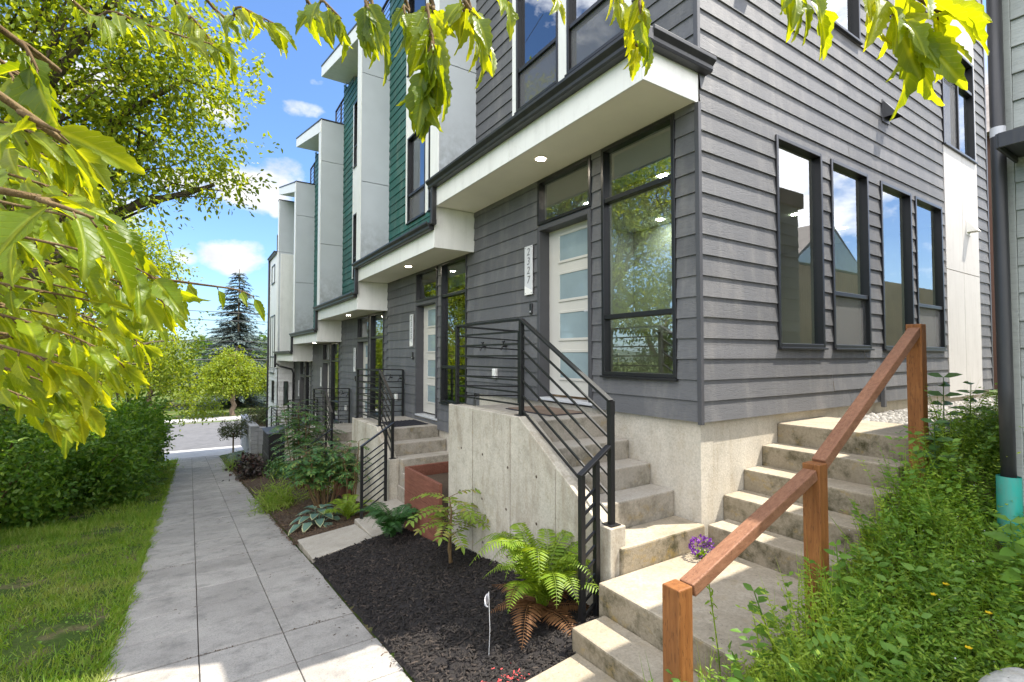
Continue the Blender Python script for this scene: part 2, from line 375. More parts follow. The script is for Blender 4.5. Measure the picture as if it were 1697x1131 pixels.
def scatter(name, T, pos, dirs, ups, size, mat, parent=None, width=None, smooth=False):
    V, Fc, UV = T; pos = np.asarray(pos, float); n = len(pos); k = len(V)
    d = np.asarray(dirs, float); d = d / (np.linalg.norm(d, axis=1, keepdims=True) + 1e-9)
    u = np.asarray(ups, float); x = np.cross(d, u); x /= (np.linalg.norm(x, axis=1, keepdims=True) + 1e-9); z = np.cross(x, d)
    size = np.broadcast_to(np.asarray(size, float), (n,)); wd = size if width is None else np.broadcast_to(np.asarray(width, float), (n,))
    P = pos[:, None, :] + V[None, :, 0:1] * x[:, None] * wd[:, None, None] + V[None, :, 1:2] * d[:, None] * size[:, None, None] + V[None, :, 2:3] * z[:, None] * size[:, None, None]
    fl = np.array([i for q in Fc for i in q]); ln = np.array([len(q) for q in Fc]); nl = len(fl)
    me = bpy.data.meshes.new(name)
    me.vertices.add(n * k); me.vertices.foreach_set('co', P.reshape(-1))
    me.loops.add(n * nl); me.loops.foreach_set('vertex_index', (fl[None] + (np.arange(n) * k)[:, None]).reshape(-1).astype(np.int32))
    me.polygons.add(n * len(ln))
    st = np.concatenate([[0], np.cumsum(ln)[:-1]])
    me.polygons.foreach_set('loop_start', (st[None] + (np.arange(n) * nl)[:, None]).reshape(-1).astype(np.int32))
    if UV is not None:
        lay = me.uv_layers.new(name='UVMap'); lay.data.foreach_set('uv', np.tile(UV[fl], (n, 1)).reshape(-1))
    me.update(calc_edges=True); me.validate()
    return link(name, me, mat, parent, 0, smooth)
def rdir(n): 
    v = rng.normal(size=(n, 3)); return v / np.linalg.norm(v, axis=1, keepdims=True)

# ------------------------------------------------------------------ terrain
def sw(y): return -1.78 - .114 * min(max(y, -12), 30.5)
def sst(a, b, x): t = min(1, max(0, (x - a) / (b - a))); return t * t * (3 - 2 * t)
X_L, X_R = -.51, 1.27
def g(x, y):
    z = sw(y)
    if y > 30.5: return z - .05 + (.12 if y > 47.2 else 0) + 1.2 * sst(60, 120, y) - 0 * x
    if x < X_L: return z - .015 + .05 * sst(X_L, -3, x) * (x > -9) + .02 * math.sin(x * 2.3 + y * 1.7)
    if x <= X_R: return z - .05
    bed = z + .01 + .16 * sst(X_R, 2.6, x)
    bank = z - .06 + 1.32 * min(1, max(0, (x - 1.5) / 3.3)) ** 1.15 + .15 * sst(4.6, 9, x) - .62 * min(1.2, max(0, 1.5 - y)) * sst(1.6, 3, x)
    w = 1 - sst(1.42, 1.58, y)
    if y > 1.42 and x > 1.8: bed = min(bed, -1.95 if x < 5.4 else -.78) if y < 2.7 else bed
    return bed * (1 - w) + bank * w
def axis_pts(lo, hi, a, b, fine, grow=1.25):
    p = list(np.arange(a, b + 1e-6, fine)); s = fine
    while p[-1] < hi: s *= grow; p.append(p[-1] + s)
    s = fine; q = []; c = a
    while c > lo: s *= grow; c -= s; q.append(c)
    return q[::-1] + p
def sheet(name, xs, ys, fn, mat, kind='structure', smooth=True):
    nx, ny = len(xs), len(ys)
    V = [(x, y, fn(x, y)) for y in ys for x in xs]
    Fc = [(j * nx + i, j * nx + i + 1, (j + 1) * nx + i + 1, (j + 1) * nx + i) for j in range(ny - 1) for i in range(nx - 1)]
    me = bpy.data.meshes.new(name); me.from_pydata(V, [], Fc); me.update()
    o = link(name, me, mat, None, 0, smooth); o['kind'] = kind; return o
def m_ground():
    s = NT('ground_cover'); n = s.noise(1.2, 7, rough=.65); f = s.noise(30, 5, rough=.7)
    c = s.mix(s.ramp(n, [(.4, 0.), (.62, 1.)]), (.055, .10, .018), (.09, .13, .03))
    c = s.mix(s.ramp(s.noise(2.4, 5), [(.52, 0.), (.66, .9)]), c, (.22, .17, .10))
    c = s.mix(s.ramp(f, [(.3, .6), (.6, 0.)]), c, (.02, .03, .01))
    return s.done(s.bsdf(c, .95, 0, s.bump(f, 1., .03), .1))
M['ground'] = m_ground()
sheet('ground', axis_pts(-420, 420, -5, 7, .2), axis_pts(-60, 900, -2, 34, .22), lambda x, y: g(x, y), M['ground'])

# sidewalk: three lanes of two-foot squares, tooled joints, deeper joint every fifth row
mb = MB(); LW = (X_R - X_L) / 3; k0 = -14
for k in range(k0, 43):
    y0 = 4.55 + .61 * k; y1 = y0 + .61
    for i in range(3):
        x0 = X_L + LW * i; x1 = x0 + LW
        e = [.013 if k % 5 == 0 else .007, .013 if (k + 1) % 5 == 0 else .007]
        h = [random.uniform(-.002, .002) for _ in range(4)]
        gx0 = .003 if i else random.uniform(.0, .025); gx1 = .003 if i < 2 else random.uniform(.0, .025)
        xa, xb, ya, yb = x0 + gx0, x1 - gx1, y0 + e[0], y1 - e[1]
        b = .004
        o = [(xa, ya), (xb, ya), (xb, yb), (xa, yb)]; t = [(xa + b, ya + b), (xb - b, ya + b), (xb - b, yb - b), (xa + b, yb - b)]
        i0 = len(mb.v)
        mb.v += [(x, y, sw(y) - .05) for x, y in o] + [(x, y, sw(y) - .005) for x, y in o] + [(x, y, sw(y) + h[q]) for q, (x, y) in enumerate(t)]
        mb.f += [tuple(i0 + j for j in q) for q in ((8, 9, 10, 11), (4, 5, 9, 8), (5, 6, 10, 9), (6, 7, 11, 10), (7, 4, 8, 11), (0, 1, 5, 4), (1, 2, 6, 5), (2, 3, 7, 6), (3, 0, 4, 7))]
def m_walk():
    s = NT('sidewalk_concrete'); geo = s.n('ShaderNodeNewGeometry')
    n = s.noise(1.6, 8, rough=.68); f = s.noise(90, 3, rough=.7); n2 = s.noise(5, 6, rough=.7)
    c = s.mix(s.ramp(n, [(.32, 0.), (.68, 1.)]), (.265, .248, .228), (.38, .36, .33))
    c = s.mix(1., c, s.ramp(geo.outputs['Random Per Island'], [(0, .9), (1, 1.08)]), 'MULTIPLY')
    c = s.mix(s.ramp(n2, [(.5, 0.), (.68, .6)]), c, (.15, .145, .135))
    c = s.mix(s.ramp(f, [(.32, .6), (.52, 0.)]), c, (.13, .125, .12))
    br = s.noise(22, 3, (.4, 4, 1))
    h = s.math('ADD', s.math('MULTIPLY', f, .6), s.math('MULTIPLY', br, .5))
    return s.done(s.bsdf(c, .9, 0, s.bump(h, .35, .006), .2))
tag(mb.build('sidewalk', m_walk()), kind='structure')
mb = MB(); ys = np.arange(-4, 30.6, .5)
for a, b in zip(ys[:-1], ys[1:]): mb.quad((X_L + .01, a, sw(a) - .016), (X_R - .01, a, sw(a) - .016), (X_R - .01, b, sw(b) - .016), (X_L + .01, b, sw(b) - .016))
tag(mb.build('sidewalk_bedding', M['soil']), kind='structure')

# street at the foot of the hill
ZR = sw(30.5)
rd = MB(); rd.quad((-60, 33.2, ZR - .03), (70, 33.2, ZR - .03), (70, 46.5, ZR - .03), (-60, 46.5, ZR - .03)); tag(rd.build('road', M['asphalt']), kind='structure')
ap = MB()
ap.quad((-3.2, 30.3, ZR + .012), (3.4, 30.3, ZR + .012), (5, 33.2, ZR + .0), (-5, 33.2, ZR + .0)); tag(ap.build('pavement', M['apron']), kind='structure')
kb = MB(); kb.box(-60, 70, 46.5, 46.7, ZR - .2, ZR + .1); kb.box(-60, 70, 47, 48.8, ZR - .2, ZR + .08); tag(kb.build('kerb', M['apron'], None, .02), kind='structure')
# far hillside
def hill(x, y): return -6 + 15 * sst(190, 480, y) + 5 * math.sin(x * .02 + 1) * sst(150, 400, y) + 2 * math.sin(x * .05)* sst(150, 400, y)
s_ = NT('far_hill'); n_ = s_.noise(.12, 6, rough=.7)
M['hill'] = s_.done(s_.bsdf(s_.mix(s_.ramp(n_, [(.35, 0.), (.65, 1.)]), (.03, .05, .035), (.07, .10, .06)), .95))
sheet('hill', list(np.linspace(-420, 420, 60)), list(np.linspace(150, 520, 30)), hill, M['hill'])

# ------------------------------------------------------------------ houses
def fr(axis, plane, a, d, z): return (plane - d, a, z) if axis == 'y' else (a, plane - d, z)
def fbox(mb, axis, plane, a0, a1, d0, d1, z0, z1):
    if axis == 'y': mb.box(plane - d1, plane - d0, a0, a1, z0, z1)
    else: mb.box(a0, a1, plane - d1, plane - d0, z0, z1)
    return mb
def laps(mb, axis, plane, a0, a1, z0, z1, ops=(), exp=.178, top=None, thick=.018):
    z = z0
    while z < z1 - 1e-4:
        zt = min(z + exp, z1)
        cuts = sorted({z, zt, *[q for o in ops for q in o[2:4] if z < q < zt]})
        for s0, s1 in zip(cuts[:-1], cuts[1:]):
            lo = a0 if top is None else max(a0, top(s1))
            iv = [(lo, a1)] if lo < a1 else []
            for o in ops:
                if o[2] < (s0 + s1) / 2 < o[3]:
                    nv = []
                    for p, q in iv:
                        if o[0] > p: nv.append((p, min(q, o[0])))
                        if o[1] < q: nv.append((max(p, o[1]), q))
                    iv = [(p, q) for p, q in nv if q - p > .004]
            for p, q in iv:
                # butt joints along the course
                js = [p]; 
                while q - js[-1] > 3.9: js.append(js[-1] + random.uniform(2.2, 3.6))
                js.append(q)
                for c0, c1 in zip(js[:-1], js[1:]):
                    c1 = c1 - .0035 if c1 < q else c1
                    w = lambda zz: thick - (thick - .003) * (zz - z) / exp
                    d0, d1 = w(s0), w(s1)
                    j0, j1 = (random.uniform(-.003, .003), random.uniform(-.003, .003)) if s0 == z and z > z0 else (0, 0)
                    A, B, C, D = fr(axis, plane, c0, d0 + j0 * .6, s0 + j0), fr(axis, plane, c1, d0 + j1 * .6, s0 + j1), fr(axis, plane, c1, d1, s1), fr(axis, plane, c0, d1, s1)
                    mb.quad(*((B, A, D, C) if axis == 'y' else (A, B, C, D)))
                    if s0 == z:
                        i = len(mb.v) - 4; j = len(mb.v)
                        mb.v += [fr(axis, plane, c0, -.004, s0 + j0), fr(axis, plane, c1, -.004, s0 + j1)]
                        mb.f.append((i, i + 1, j, j + 1) if axis == 'y' else (i, i + 1, j + 1, j)[::-1])
        z = zt
def window(root, axis, plane, a0, a1, z0, z1, hb=(), vb=(), screens=(), blind=None, sill=True, w=.038):
    f = MB(); o, i = .028, -.07
    fbox(f, axis, plane, a0, a0 + w, i, o, z0, z1); fbox(f, axis, plane, a1 - w, a1, i, o, z0, z1)
    fbox(f, axis, plane, a0 + w, a1 - w, i, o, z1 - w, z1); fbox(f, axis, plane, a0 + w, a1 - w, i, o, z0, z0 + w)
    for z in hb: fbox(f, axis, plane, a0 + w, a1 - w, i + .01, o - .012, z - .024, z + .024)
    for (a, p, q) in vb: fbox(f, axis, plane, a - .022, a + .022, i + .01, o - .014, p, q)
    wo = f.build('window', M['frame'], root, .004)
    if sill:
        sm = MB(); fbox(sm, axis, plane, a0 - .01, a1 + .01, -.01, .05, z0 - .022, z0 - .001); sm.build('sill', M['frame'], wo, .003)
    gm = MB(); d = -.035
    P = [fr(axis, plane, a, d, z) for a, z in ((a0 + w, z0 + w), (a1 - w, z0 + w), (a1 - w, z1 - w), (a0 + w, z1 - w))]
    gm.quad(*(P[::-1] if axis == 'y' else P)); gm.build('glass', M['glass'], wo)
    for (p, q, r, t) in screens:
        sm = MB(); d = -.015; P = [fr(axis, plane, a, d, z) for a, z in ((p, r), (q, r), (q, t), (p, t))]; sm.quad(*P); sm.build('screen', M['screen'], wo)
    if blind:
        bm_ = MB(); fbox(bm_, axis, plane, a0 + .06, a1 - .06, -.16, -.11, z1 - blind, z1 - .06); bm_.build('blind', M['room'], wo)
    return wo
XW, XP = 3.6, 2.95            # house wall plane, porch fascia plane
DY, DZ = 3.97, -.59           # one unit further down the hill
GPROF = [(0, 0), (.075, 0), (.085, .02), (.085, .05), (.12, .085), (.12, .115), (.112, .115), (.105, .095), (0, .095)]
def shell(root, y0, zo, x1, first):
    for (za, zb) in ((-.52, 2.3), (3.05, 5.45), (5.9, 8.2)):
        m = MB(); ya, yb, xa = y0 + (.05 if first else .1), y0 + DY - .12, XW + .13
        m.quad((xa, ya, za + zo), (x1, ya, za + zo), (x1, yb, za + zo), (xa, yb, za + zo))
        m.build('floor_slab', M['roomfloor'], root)
        m = MB()
        m.quad((xa, ya, zb + zo), (xa, yb, zb + zo), (x1, yb, zb + zo), (x1, ya, zb + zo))
        m.quad((xa - .1, yb, za + zo), (x1, yb, za + zo), (x1, yb, zb + zo), (xa - .1, yb, zb + zo))
        m.quad((x1, ya, za + zo), (x1, yb, za + zo), (x1, yb, zb + zo), (x1, ya, zb + zo))
        if not first: m.quad((xa - .1, ya, za + zo), (x1, ya, za + zo), (x1, ya, zb + zo), (xa - .1, ya, zb + zo))
        m.build('room', M['room'], root)
def unit(first, label):
    y0, zo = (2.64, 0.) if first else (2.64 + DY, DZ)
    ye = y0 + DY; xe = 11.4
    root = thing('townhouse', (XW, y0 + 2, zo - 2.2), label, 'house', 'townhouses in the row')
    upper = M['charcoal'] if first else M['teal']
    wy = (y0 + .23, y0 + 1.17); dy = (y0 + 1.33, y0 + 2.31)
    m = MB(); laps(m, 'y', XW, y0, ye, -.56 + (zo if first else -.712), 2.2 + zo, [(*wy, -.2 + zo, 2.165 + zo), (*dy, -.56 + zo, 2.165 + zo)])
    m.build('lower_siding', M['charcoal'], root)
    wa, wb = (y0 + .83, y0 + 1.73), (y0 + 1.89, y0 + 2.79)
    U2, U3 = (3.23 + zo, 4.95 + zo), (6.23 + zo, 7.98 + zo)
    rb = lambda y: 8.1 + .247 * (y - y0) + zo
    topf = lambda z: y0 + (z - 8.1 - zo) / .247
    m = MB(); laps(m, 'y', XW, y0, ye, 2.42 + zo, 9.06 + zo, [(wa[0] - .1, wb[1] + .1, U2[0], U3[1])], top=topf); m.build('upper_siding', upper, root)
    m = MB()      # white panels filling the tall window bay
    fbox(m, 'y', XW, wa[1], wb[0], 0, .02, U2[0], U3[1]); 
    for p, q in ((wa[0] - .1, wa[0]), (wb[1], wb[1] + .1)): fbox(m, 'y', XW, p, q, 0, .02, U2[0], U3[1])
    for p in (wa, wb): fbox(m, 'y', XW, p[0], p[1], 0, .016, U2[1], U3[0])
    m.build('bay_panel', M['white'], root, .003)
    for p in (wa, wb):
        for (za, zb) in (U2, U3): window(root, 'y', XW, p[0], p[1], za, zb, [za + .55], (), [(p[0] + .04, p[1] - .04, za + .04, za + .53)])
    window(root, 'y', XW, wy[0], wy[1], -.2 + zo, 2.165 + zo, [1.61 + zo, .40 + zo], blind=.42)
    window(root, 'y', XW, dy[0], dy[1], 1.61 + zo, 2.165 + zo, sill=False)
    # door
    fm = MB(); za, zt = -.5 + zo, 1.585 + zo
    fbox(fm, 'y', XW, dy[0], dy[0] + .05, -.16, .03, za, zt); fbox(fm, 'y', XW, dy[1] - .05, dy[1], -.16, .03, za, zt)
    fbox(fm, 'y', XW, dy[0] + .05, dy[1] - .05, -.16, .03, zt - .05, zt); 
    fbox(fm, 'y', XW, dy[0], dy[1], -.16, .012, zt, 1.61 + zo)
    fm.build('door_frame', M['dark_trim'], root, .004)
    ds = MB(); xd = XW + .125; ds.box(xd, xd + .045, dy[0] + .05, dy[1] - .05, za + .03, zt - .05)
    d = ds.build('door', M['door'], root)
    for k in range(4):
        zb = -.26 + .468 * k + zo; ya, yb = dy[0] + .17, dy[0] + .71
        t = MB()
        for (p, q, r, s) in ((ya - .03, ya, zb - .03, zb + .33), (yb, yb + .03, zb - .03, zb + .33), (ya, yb, zb - .03, zb), (ya, yb, zb + .30, zb + .33)): t.box(xd - .014, xd, p, q, r, s)
        t.build('lite_frame', M['door'], d, .003)
        t = MB(); t.quad((xd - .006, yb, zb), (xd - .006, ya, zb), (xd - .006, ya, zb + .3), (xd - .006, yb, zb + .3)); t.build('lite', M['frost'], d)
    t = MB(); t.tube([(xd, dy[0] + .11, .5 + zo), (xd - .05, dy[0] + .11, .5 + zo)], .026, 10); t.box(xd - .07, xd - .045, dy[0] + .09, dy[0] + .21, .49 + zo, .51 + zo); t.build('handle', M['metal'], d, .004)
    t = MB(); t.box(XW - .03, XW + .17, dy[0] + .0, dy[1], -.535 + zo, -.5 + zo); t.build('threshold', M['metal'], root, .006)
    t = MB(); fbox(t, 'y', XW, y0 + 2.42, y0 + 2.465, .014, .04, .52 + zo, .66 + zo); t.build('doorbell', M['frame'], root, .008)
    t = MB(); t.disc((XW - .041, y0 + 2.4425, .555 + zo), .012, 12, 'x'); t.build('button', M['plaque'], root)
    # porch overhang
    m = MB(); m.quad((XP, y0 + .02, 2.18 + zo), (XP, ye, 2.18 + zo), (XW, ye, 2.18 + zo), (XW, y0 + .02, 2.18 + zo)); m.build('soffit', M['soffit'], root)
    m = MB(); zf = 2.43 + zo; ysp = [y0 + .02, y0 + 1.96, ye - .004]
    for p, q in zip(ysp[:-1], ysp[1:]): m.box(XP - .02, XP - .001, p, q - .006, 2.165 + zo, zf)
    m.build('fascia', M['white'], root, .003)
    m = MB(); m.box(XP - .018, XW + (.012 if first else -.006), y0, y0 + .019, 2.166 + zo, zf if first else 2.77 + zo - .006); m.build('end_panel', M['white'], root, .003)
    m = MB(); m.quad((XP, y0 + .02, 2.44 + zo), (XW, y0 + .02, 2.52 + zo), (XW, ye, 2.52 + zo), (XP, ye, 2.44 + zo)); m.build('porch_roof', M['roof'], root)
    m = MB(); ga, gb = y0 - (.11 if first else 0), ye + (.05 if first else .02)
    m.prism(GPROF, lambda a, b, t: (XP - .022 - a, t, zf - .01 + b), ga, gb)
    if first: m.prism(GPROF, lambda a, b, t: (t, y0 - .001 - a, zf - .008 + b), XP - .02, XW + .1)
    m.build('gutter', M['gutter'], root, .003)
    m = MB(); m.box(XP - .095, XP - .025, ye - .085, ye - .015, zf + DZ + .08, zf + .01); m.box(XP - .105, XP - .024, ye - .095, ye - .005, zf + DZ + .05, zf + DZ + .12); m.build('downspout', M['gutter'], root, .006)
    t = MB(); t.disc((3.2, y0 + 1.72, 2.168 + zo), .05, 20, flip=True); l = t.build('ceiling_light', M['lamp'], root)
    t = MB(); t.tube([(3.2, y0 + 1.72, 2.171 + zo), (3.2, y0 + 1.72, 2.179 + zo)], .075, 20, True); t.build('trim_ring', M['lampring'], l)
    m = MB(); m.box(XW + .03, XW + .2, y0 + (.03 if first else 0), ye, -2.9 + zo, -.56 + zo); m.build('foundation', M['found'], root)
    shell(root, y0, zo, xe - .3, first)
    # monopitch roof, rising away down the street
    r0, r1 = y0 - (0 if first else .035), ye - .07
    xo = XP - .0
    def slab(x0, x1, b0, b1, t0, t1, mb): mb.hexa([(x0, r0, b0), (x1, r0, b0), (x1, r1, b1), (x0, r1, b1), (x0, r0, t0), (x1, r0, t0), (x1, r1, t1), (x0, r1, t1)])
    m = MB(); slab(xo, xe + .1, rb(r0), rb(r1), rb(r0) + .33, rb(r1) + .28, m); m.build('roof', M['white'], root, .004)
    m = MB(); slab(xo - .015, xe + .12, rb(r0) + .332, rb(r1) + .282, rb(r0) + .37, rb(r1) + .32, m); m.build('roof_edge', M['roof'], root)
    m = MB(); m.box(XW + .02, xe, ye - .1, ye - .02, -2.5 + zo, 8.98 + zo); m.box(xe - .2, xe, y0 + .1, ye - .1, -2.5 + zo, 8.1 + zo); m.build('party_wall', M['charcoal'], root)
    if not first: fin(root, y0, zo)
    return root
def panel_box(root, name, x0, x1, y0, y1, z0, z1):
    """panel whose UV height runs 0-1 over its lowest metre and a half"""
    m = MB().box(x0, x1, y0, y1, z0, z1); o = m.build(name, M['panel'], root, .003)
    lay = o.data.uv_layers.new(name='UVMap')
    for lp in o.data.loops:
        z = o.data.vertices[lp.vertex_index].co.z; lay.data[lp.index].uv = (0, (z - z0) / 1.5)
    return o
def fin(root, y0, zo, top=8.45):
    ya, yb = y0 - .05, y0 + .23
    cuts = [3.045, 4.92, 7.28, top]
    f = thing('fin_wall', (0, 0, 0), None, None); 
    del_keys = [k for k in ('label', 'category', 'group') if k in f]
    for k in del_keys: del f[k]
    attach(f, root)
    for k, (a, b) in enumerate(zip(cuts[:-1], cuts[1:])):
        if k == 0: panel_box(f, 'panel', XP + .03, XW - .005, ya, yb, a + zo, b + zo - .012)
        else:
            o = panel_box(f, 'panel', XP + .03, XW - .005, ya, yb, a + zo, b + zo - .012)
            for d in o.data.uv_layers[0].data: d.uv = (0, 1)
    MB().box(XP + .03, XW - .005, y0 + .022, yb, 2.46 + zo, 3.044 + zo).build('base_panel', M['white'], f)
    m = MB(); m.box(XP + .012, XP + .0295, ya - .006, yb + .004, 3.045 + zo, top + zo); m.build('edge_trim', M['white'], f, .003)
    m = MB(); m.box(XP + .0, XW, ya - .012, yb + .01, top + zo + .001, top + zo + .03); m.build('cap_flashing', M['roof'], f)

u1 = unit(True, 'charcoal corner townhouse nearest the camera, with sunlit side wall and wide lapped boards')
# --- side wall of the corner house
YS = 2.64; XE = 11.4
W4 = [(4.78, 5.68), (5.88, 6.79), (7.14, 8.08), (8.22, 9.2)]
PAN = (9.34, 10.86)
ops = [(a, b, .085, 2.175) for a, b in W4] + [(*PAN, -.56, 8.4), (5.75, 6.67, 3.74, 5.3)]
m = MB(); laps(m, 'x', YS, XW + .018, XE, -.56, 8.4, ops); m.build('side_siding', M['charcoal'], u1)
for k, (a, b) in enumerate(W4):
    window(u1, 'x', YS, a, b, .085, 2.175, [.69] if k % 2 else [], (), [(a + .04, b - .04, .12, .67)] if k % 2 else [])
window(u1, 'x', YS, 5.75, 6.67, 3.74, 5.3)
window(u1, 'x', YS, PAN[0] + .02, PAN[1] - .08, 3.17, 4.8, [4.3], [(10.07, 3.2, 4.3)], [(PAN[0] + .06, 10.05, 3.21, 4.28)])
m = MB(); mid = 10.1
for (za, zb) in ((-.62, 1.285), (1.295, 3.165), (4.81, 8.4)):
    for (xa, xb) in ((PAN[0] + .012, mid - .004), (mid + .004, PAN[1] - .012)): m.box(xa, xb, YS - .018, YS + .01, za, zb)
m.box(PAN[1] - .078, PAN[1] - .012, YS - .018, YS + .01, 3.166, 4.809)
m.build('side_panel', M['side_panel'], u1, .002)
for (xa, xb, za, zb) in ((XW - .022, XW + .017, -.58, 2.165), (XW - .022, XW + .017, 2.56, 8.4), (XE - .03, XE + .02, -.58, 8.4)): MB().box(xa, xb, YS - .022, YS + .02, za, zb).build('corner_trim', M['dark_trim'], u1, .003)
m = MB(); m.box(XW + .035, XE, YS + .034, YS + .2, -2.6, -.56); m.build('side_foundation', M['found'], u1, .004)
def hood(x, z, s=1., mat='charcoal_hood'):
    m = MB(); w = .085 * s
    m.box(x - w - .02, x + w + .02, YS - .024, YS - .012, z - .15 * s, z + .13 * s)
    A = [(x - w, YS - .024, z + .12 * s), (x + w, YS - .024, z + .12 * s), (x + w, YS - .17 * s, z - .1 * s), (x - w, YS - .17 * s, z - .1 * s), (x - w, YS - .024, z - .1 * s), (x + w, YS - .024, z - .1 * s)]
    i = len(m.v); m.v += A; m.f += [(i, i + 3, i + 2, i + 1), (i, i + 4, i + 3), (i + 1, i + 2, i + 5)]
    return m
hood(7.35, 3.1).build('vent_hood', M['dark_trim'], u1)
hood(4.5, 3.85).build('vent_hood', M['dark_trim'], u1)
hood(10.35, 2.05, .9).build('vent_hood', M['white'], u1)
m = MB(); m.box(7.02, 7.07, YS - .06, YS - .016, -.62, -.28); m.build('conduit', M['charcoal'], u1, .004)
# room details behind the side windows
for (x, y) in ((5.0, 4.2), (6.6, 4.2), (8.2, 4.2), (9.8, 4.2), (5.0, 5.6), (6.6, 5.6)):
    t = MB(); t.disc((x, y, 2.292), .06, 16, flip=True); t.build('room_light', M['lamp'], u1)
t = MB(); t.box(5.9, 8.6, 5.9, 6.45, -.52, .42); t.box(5.85, 8.65, 5.85, 6.45, .42, .46); t.build('kitchen_counter', M['room'], u1)
t = MB(); t.box(6.9, 7.0, 4.6, 6.48, -.52, 2.29); t.build('partition', M['room'], u1)
t = MB(); t.box(4.6, 5.9, 6.44, 6.47, .55, 1.25); t.build('picture', M['roomfloor'], u1)
t = MB(); t.box(4.8, 5.5, 3.2, 3.9, -.52, -.05); t.box(4.8, 5.5, 3.9, 4.1, -.52, .3); t.build('armchair', M['white'], u1, .06)
# taps and covers on the front wall
def front_fittings(root, y0, zo):
    t = MB(); fbox(t, 'y', XW, y0 + 3.27, y0 + 3.36, .01, .06, -.33 + zo, -.18 + zo); t.build('outlet_cover', M['white'], root, .012)
    for yy in (3.62, 3.05):
        t = MB(); t.tube([(XW, y0 + yy, .13 + zo), (XW - .07, y0 + yy, .13 + zo), (XW - .1, y0 + yy, .08 + zo)], .014, 8)
        t.tube([(XW - .045, y0 + yy, .13 + zo), (XW - .06, y0 + yy, .19 + zo)], .008, 6); t.tube([(XW - .06, y0 + yy - .03, .19 + zo), (XW - .06, y0 + yy + .03, .19 + zo)], .011, 6)
        t.build('hose_tap', M['frame'], root)
front_fittings(u1, 2.64, 0)
u2 = unit(False, 'teal and grey townhouse second from the corner, its front door above the rubber mat')
front_fittings(u2, 2.64 + DY, DZ)
NAMES = {2: 'teal and grey townhouse third from the corner, just past the dark rubber doormat', 3: 'teal and grey townhouse fourth from the corner, behind the tall leafy shrub', 4: 'teal and grey townhouse at the low end, joined to the white end block'}
for k in (2, 3, 4): copy_tree(u2, (0, DY * (k - 1), DZ * (k - 1)), NAMES[k])

# white end block
y6 = 2.64 + DY * 5; z6 = DZ * 5
e = thing('end_block', (XP, y6, z6 - 2.4), 'white end block of the row with small dark windows and a bent black downspout', 'house', 'townhouses in the row')
m = MB(); laps(m, 'x', y6 - .3, XP + .02, XW + .1, z6 - 2.6, z6 + 2.42, [(3.18, 3.36, z6 + .95, z6 + 1.9)]); 
laps(m, 'y', XP, y6 - .28, y6 + 2.4, z6 - 2.6, z6 + 2.42, [(y6 + .5, y6 + 1.2, z6 + 1., z6 + 1.9)]); m.build('lower_siding', M['white_siding'], e)
window(e, 'x', y6 - .3, 3.18, 3.36, z6 + .95, z6 + 1.9, w=.03); window(e, 'y', XP, y6 + .5, y6 + 1.2, z6 + 1., z6 + 1.9)
m = MB(); m.box(XP + .0, XP + .4, y6 + .24, y6 + 2.38, z6 + 2.43, z6 + 7.3); m.box(XP + .1, 8, y6 - .1, y6 + 2.3, z6 - 3, z6 + 7.2); m.box(3.9, 8, y6 + 2.3, 30, z6 - 3, z6 + 7.2); m.build('upper_wall', M['white'], e, .004)
window(e, 'y', XP, y6 + .6, y6 + 1.9, z6 + 2.2, z6 + 4.7, [z6 + 2.9], [(y6 + 1.25, z6 + 2.2, z6 + 4.7)])
window(e, 'y', XP, y6 + .8, y6 + 1.7, z6 + 6.1, z6 + 6.9)
fin(e, y6, z6, 9.45)
m = MB(); m.prism(GPROF, lambda a, b, t: (XP - a, t, z6 + 7.26 + b), y6 + .25, y6 + 2.5); m.build('gutter', M['gutter'], e)
m = MB(); zz = 2.43 + DZ * 4
m.tube([(XP - .08, y6 - .06, zz), (XP - .08, y6 - .1, zz - .35), (XP + .08, y6 - .37, zz - .5), (XW - .12, y6 - .37, zz - .62), (XW - .06, y6 - .37, zz - .8), (XW - .06, y6 - .37, zz - 4)], .04, 8); m.build('downspout', M['gutter'], e, 0, True)
m = MB(); m.tube([(XP - .04, y6 + 2.42, z6 - 2.6), (XP - .04, y6 + 2.42, z6 + 7.3)], .045, 8); m.build('corner_pipe', M['gutter'], e, 0, True)

# roof-deck railings behind the fins
def deck_rail(y, z, label):
    r = thing('roof_railing', (3.75, y, z), label, 'railing', 'roof deck railings')
    m = MB(); m.bar((3.75, y, z + .95), (3.75, y + 1.3, z + .95), .05, .03); m.build('top_rail', M['black'], r)
    for yy in (y, y + .65, y + 1.3):
        m = MB(); m.bar((3.75, yy, z), (3.75, yy, z + .94), .04); m.build('post', M['black'], r)
    for k in range(6):
        m = MB(); m.bar((3.75, y, z + .12 + .14 * k), (3.75, y + 1.3, z + .12 + .14 * k), .012); m.build('cable', M['black'], r)
    return r
for k, lab in ((2, 'black cable railing on the roof beside the tallest visible wall fin'), (3, 'black cable railing on the roof beside the middle wall fin'), (4, 'black cable railing on the roof beside the shortest wall fin')):
    deck_rail(2.64 + DY * k + .3, 8.62 + DZ * k, lab)
r = deck_rail(y6 + .5, z6 + 7.4, 'black railing on the roof of the white end block')
r.location.x -= .6

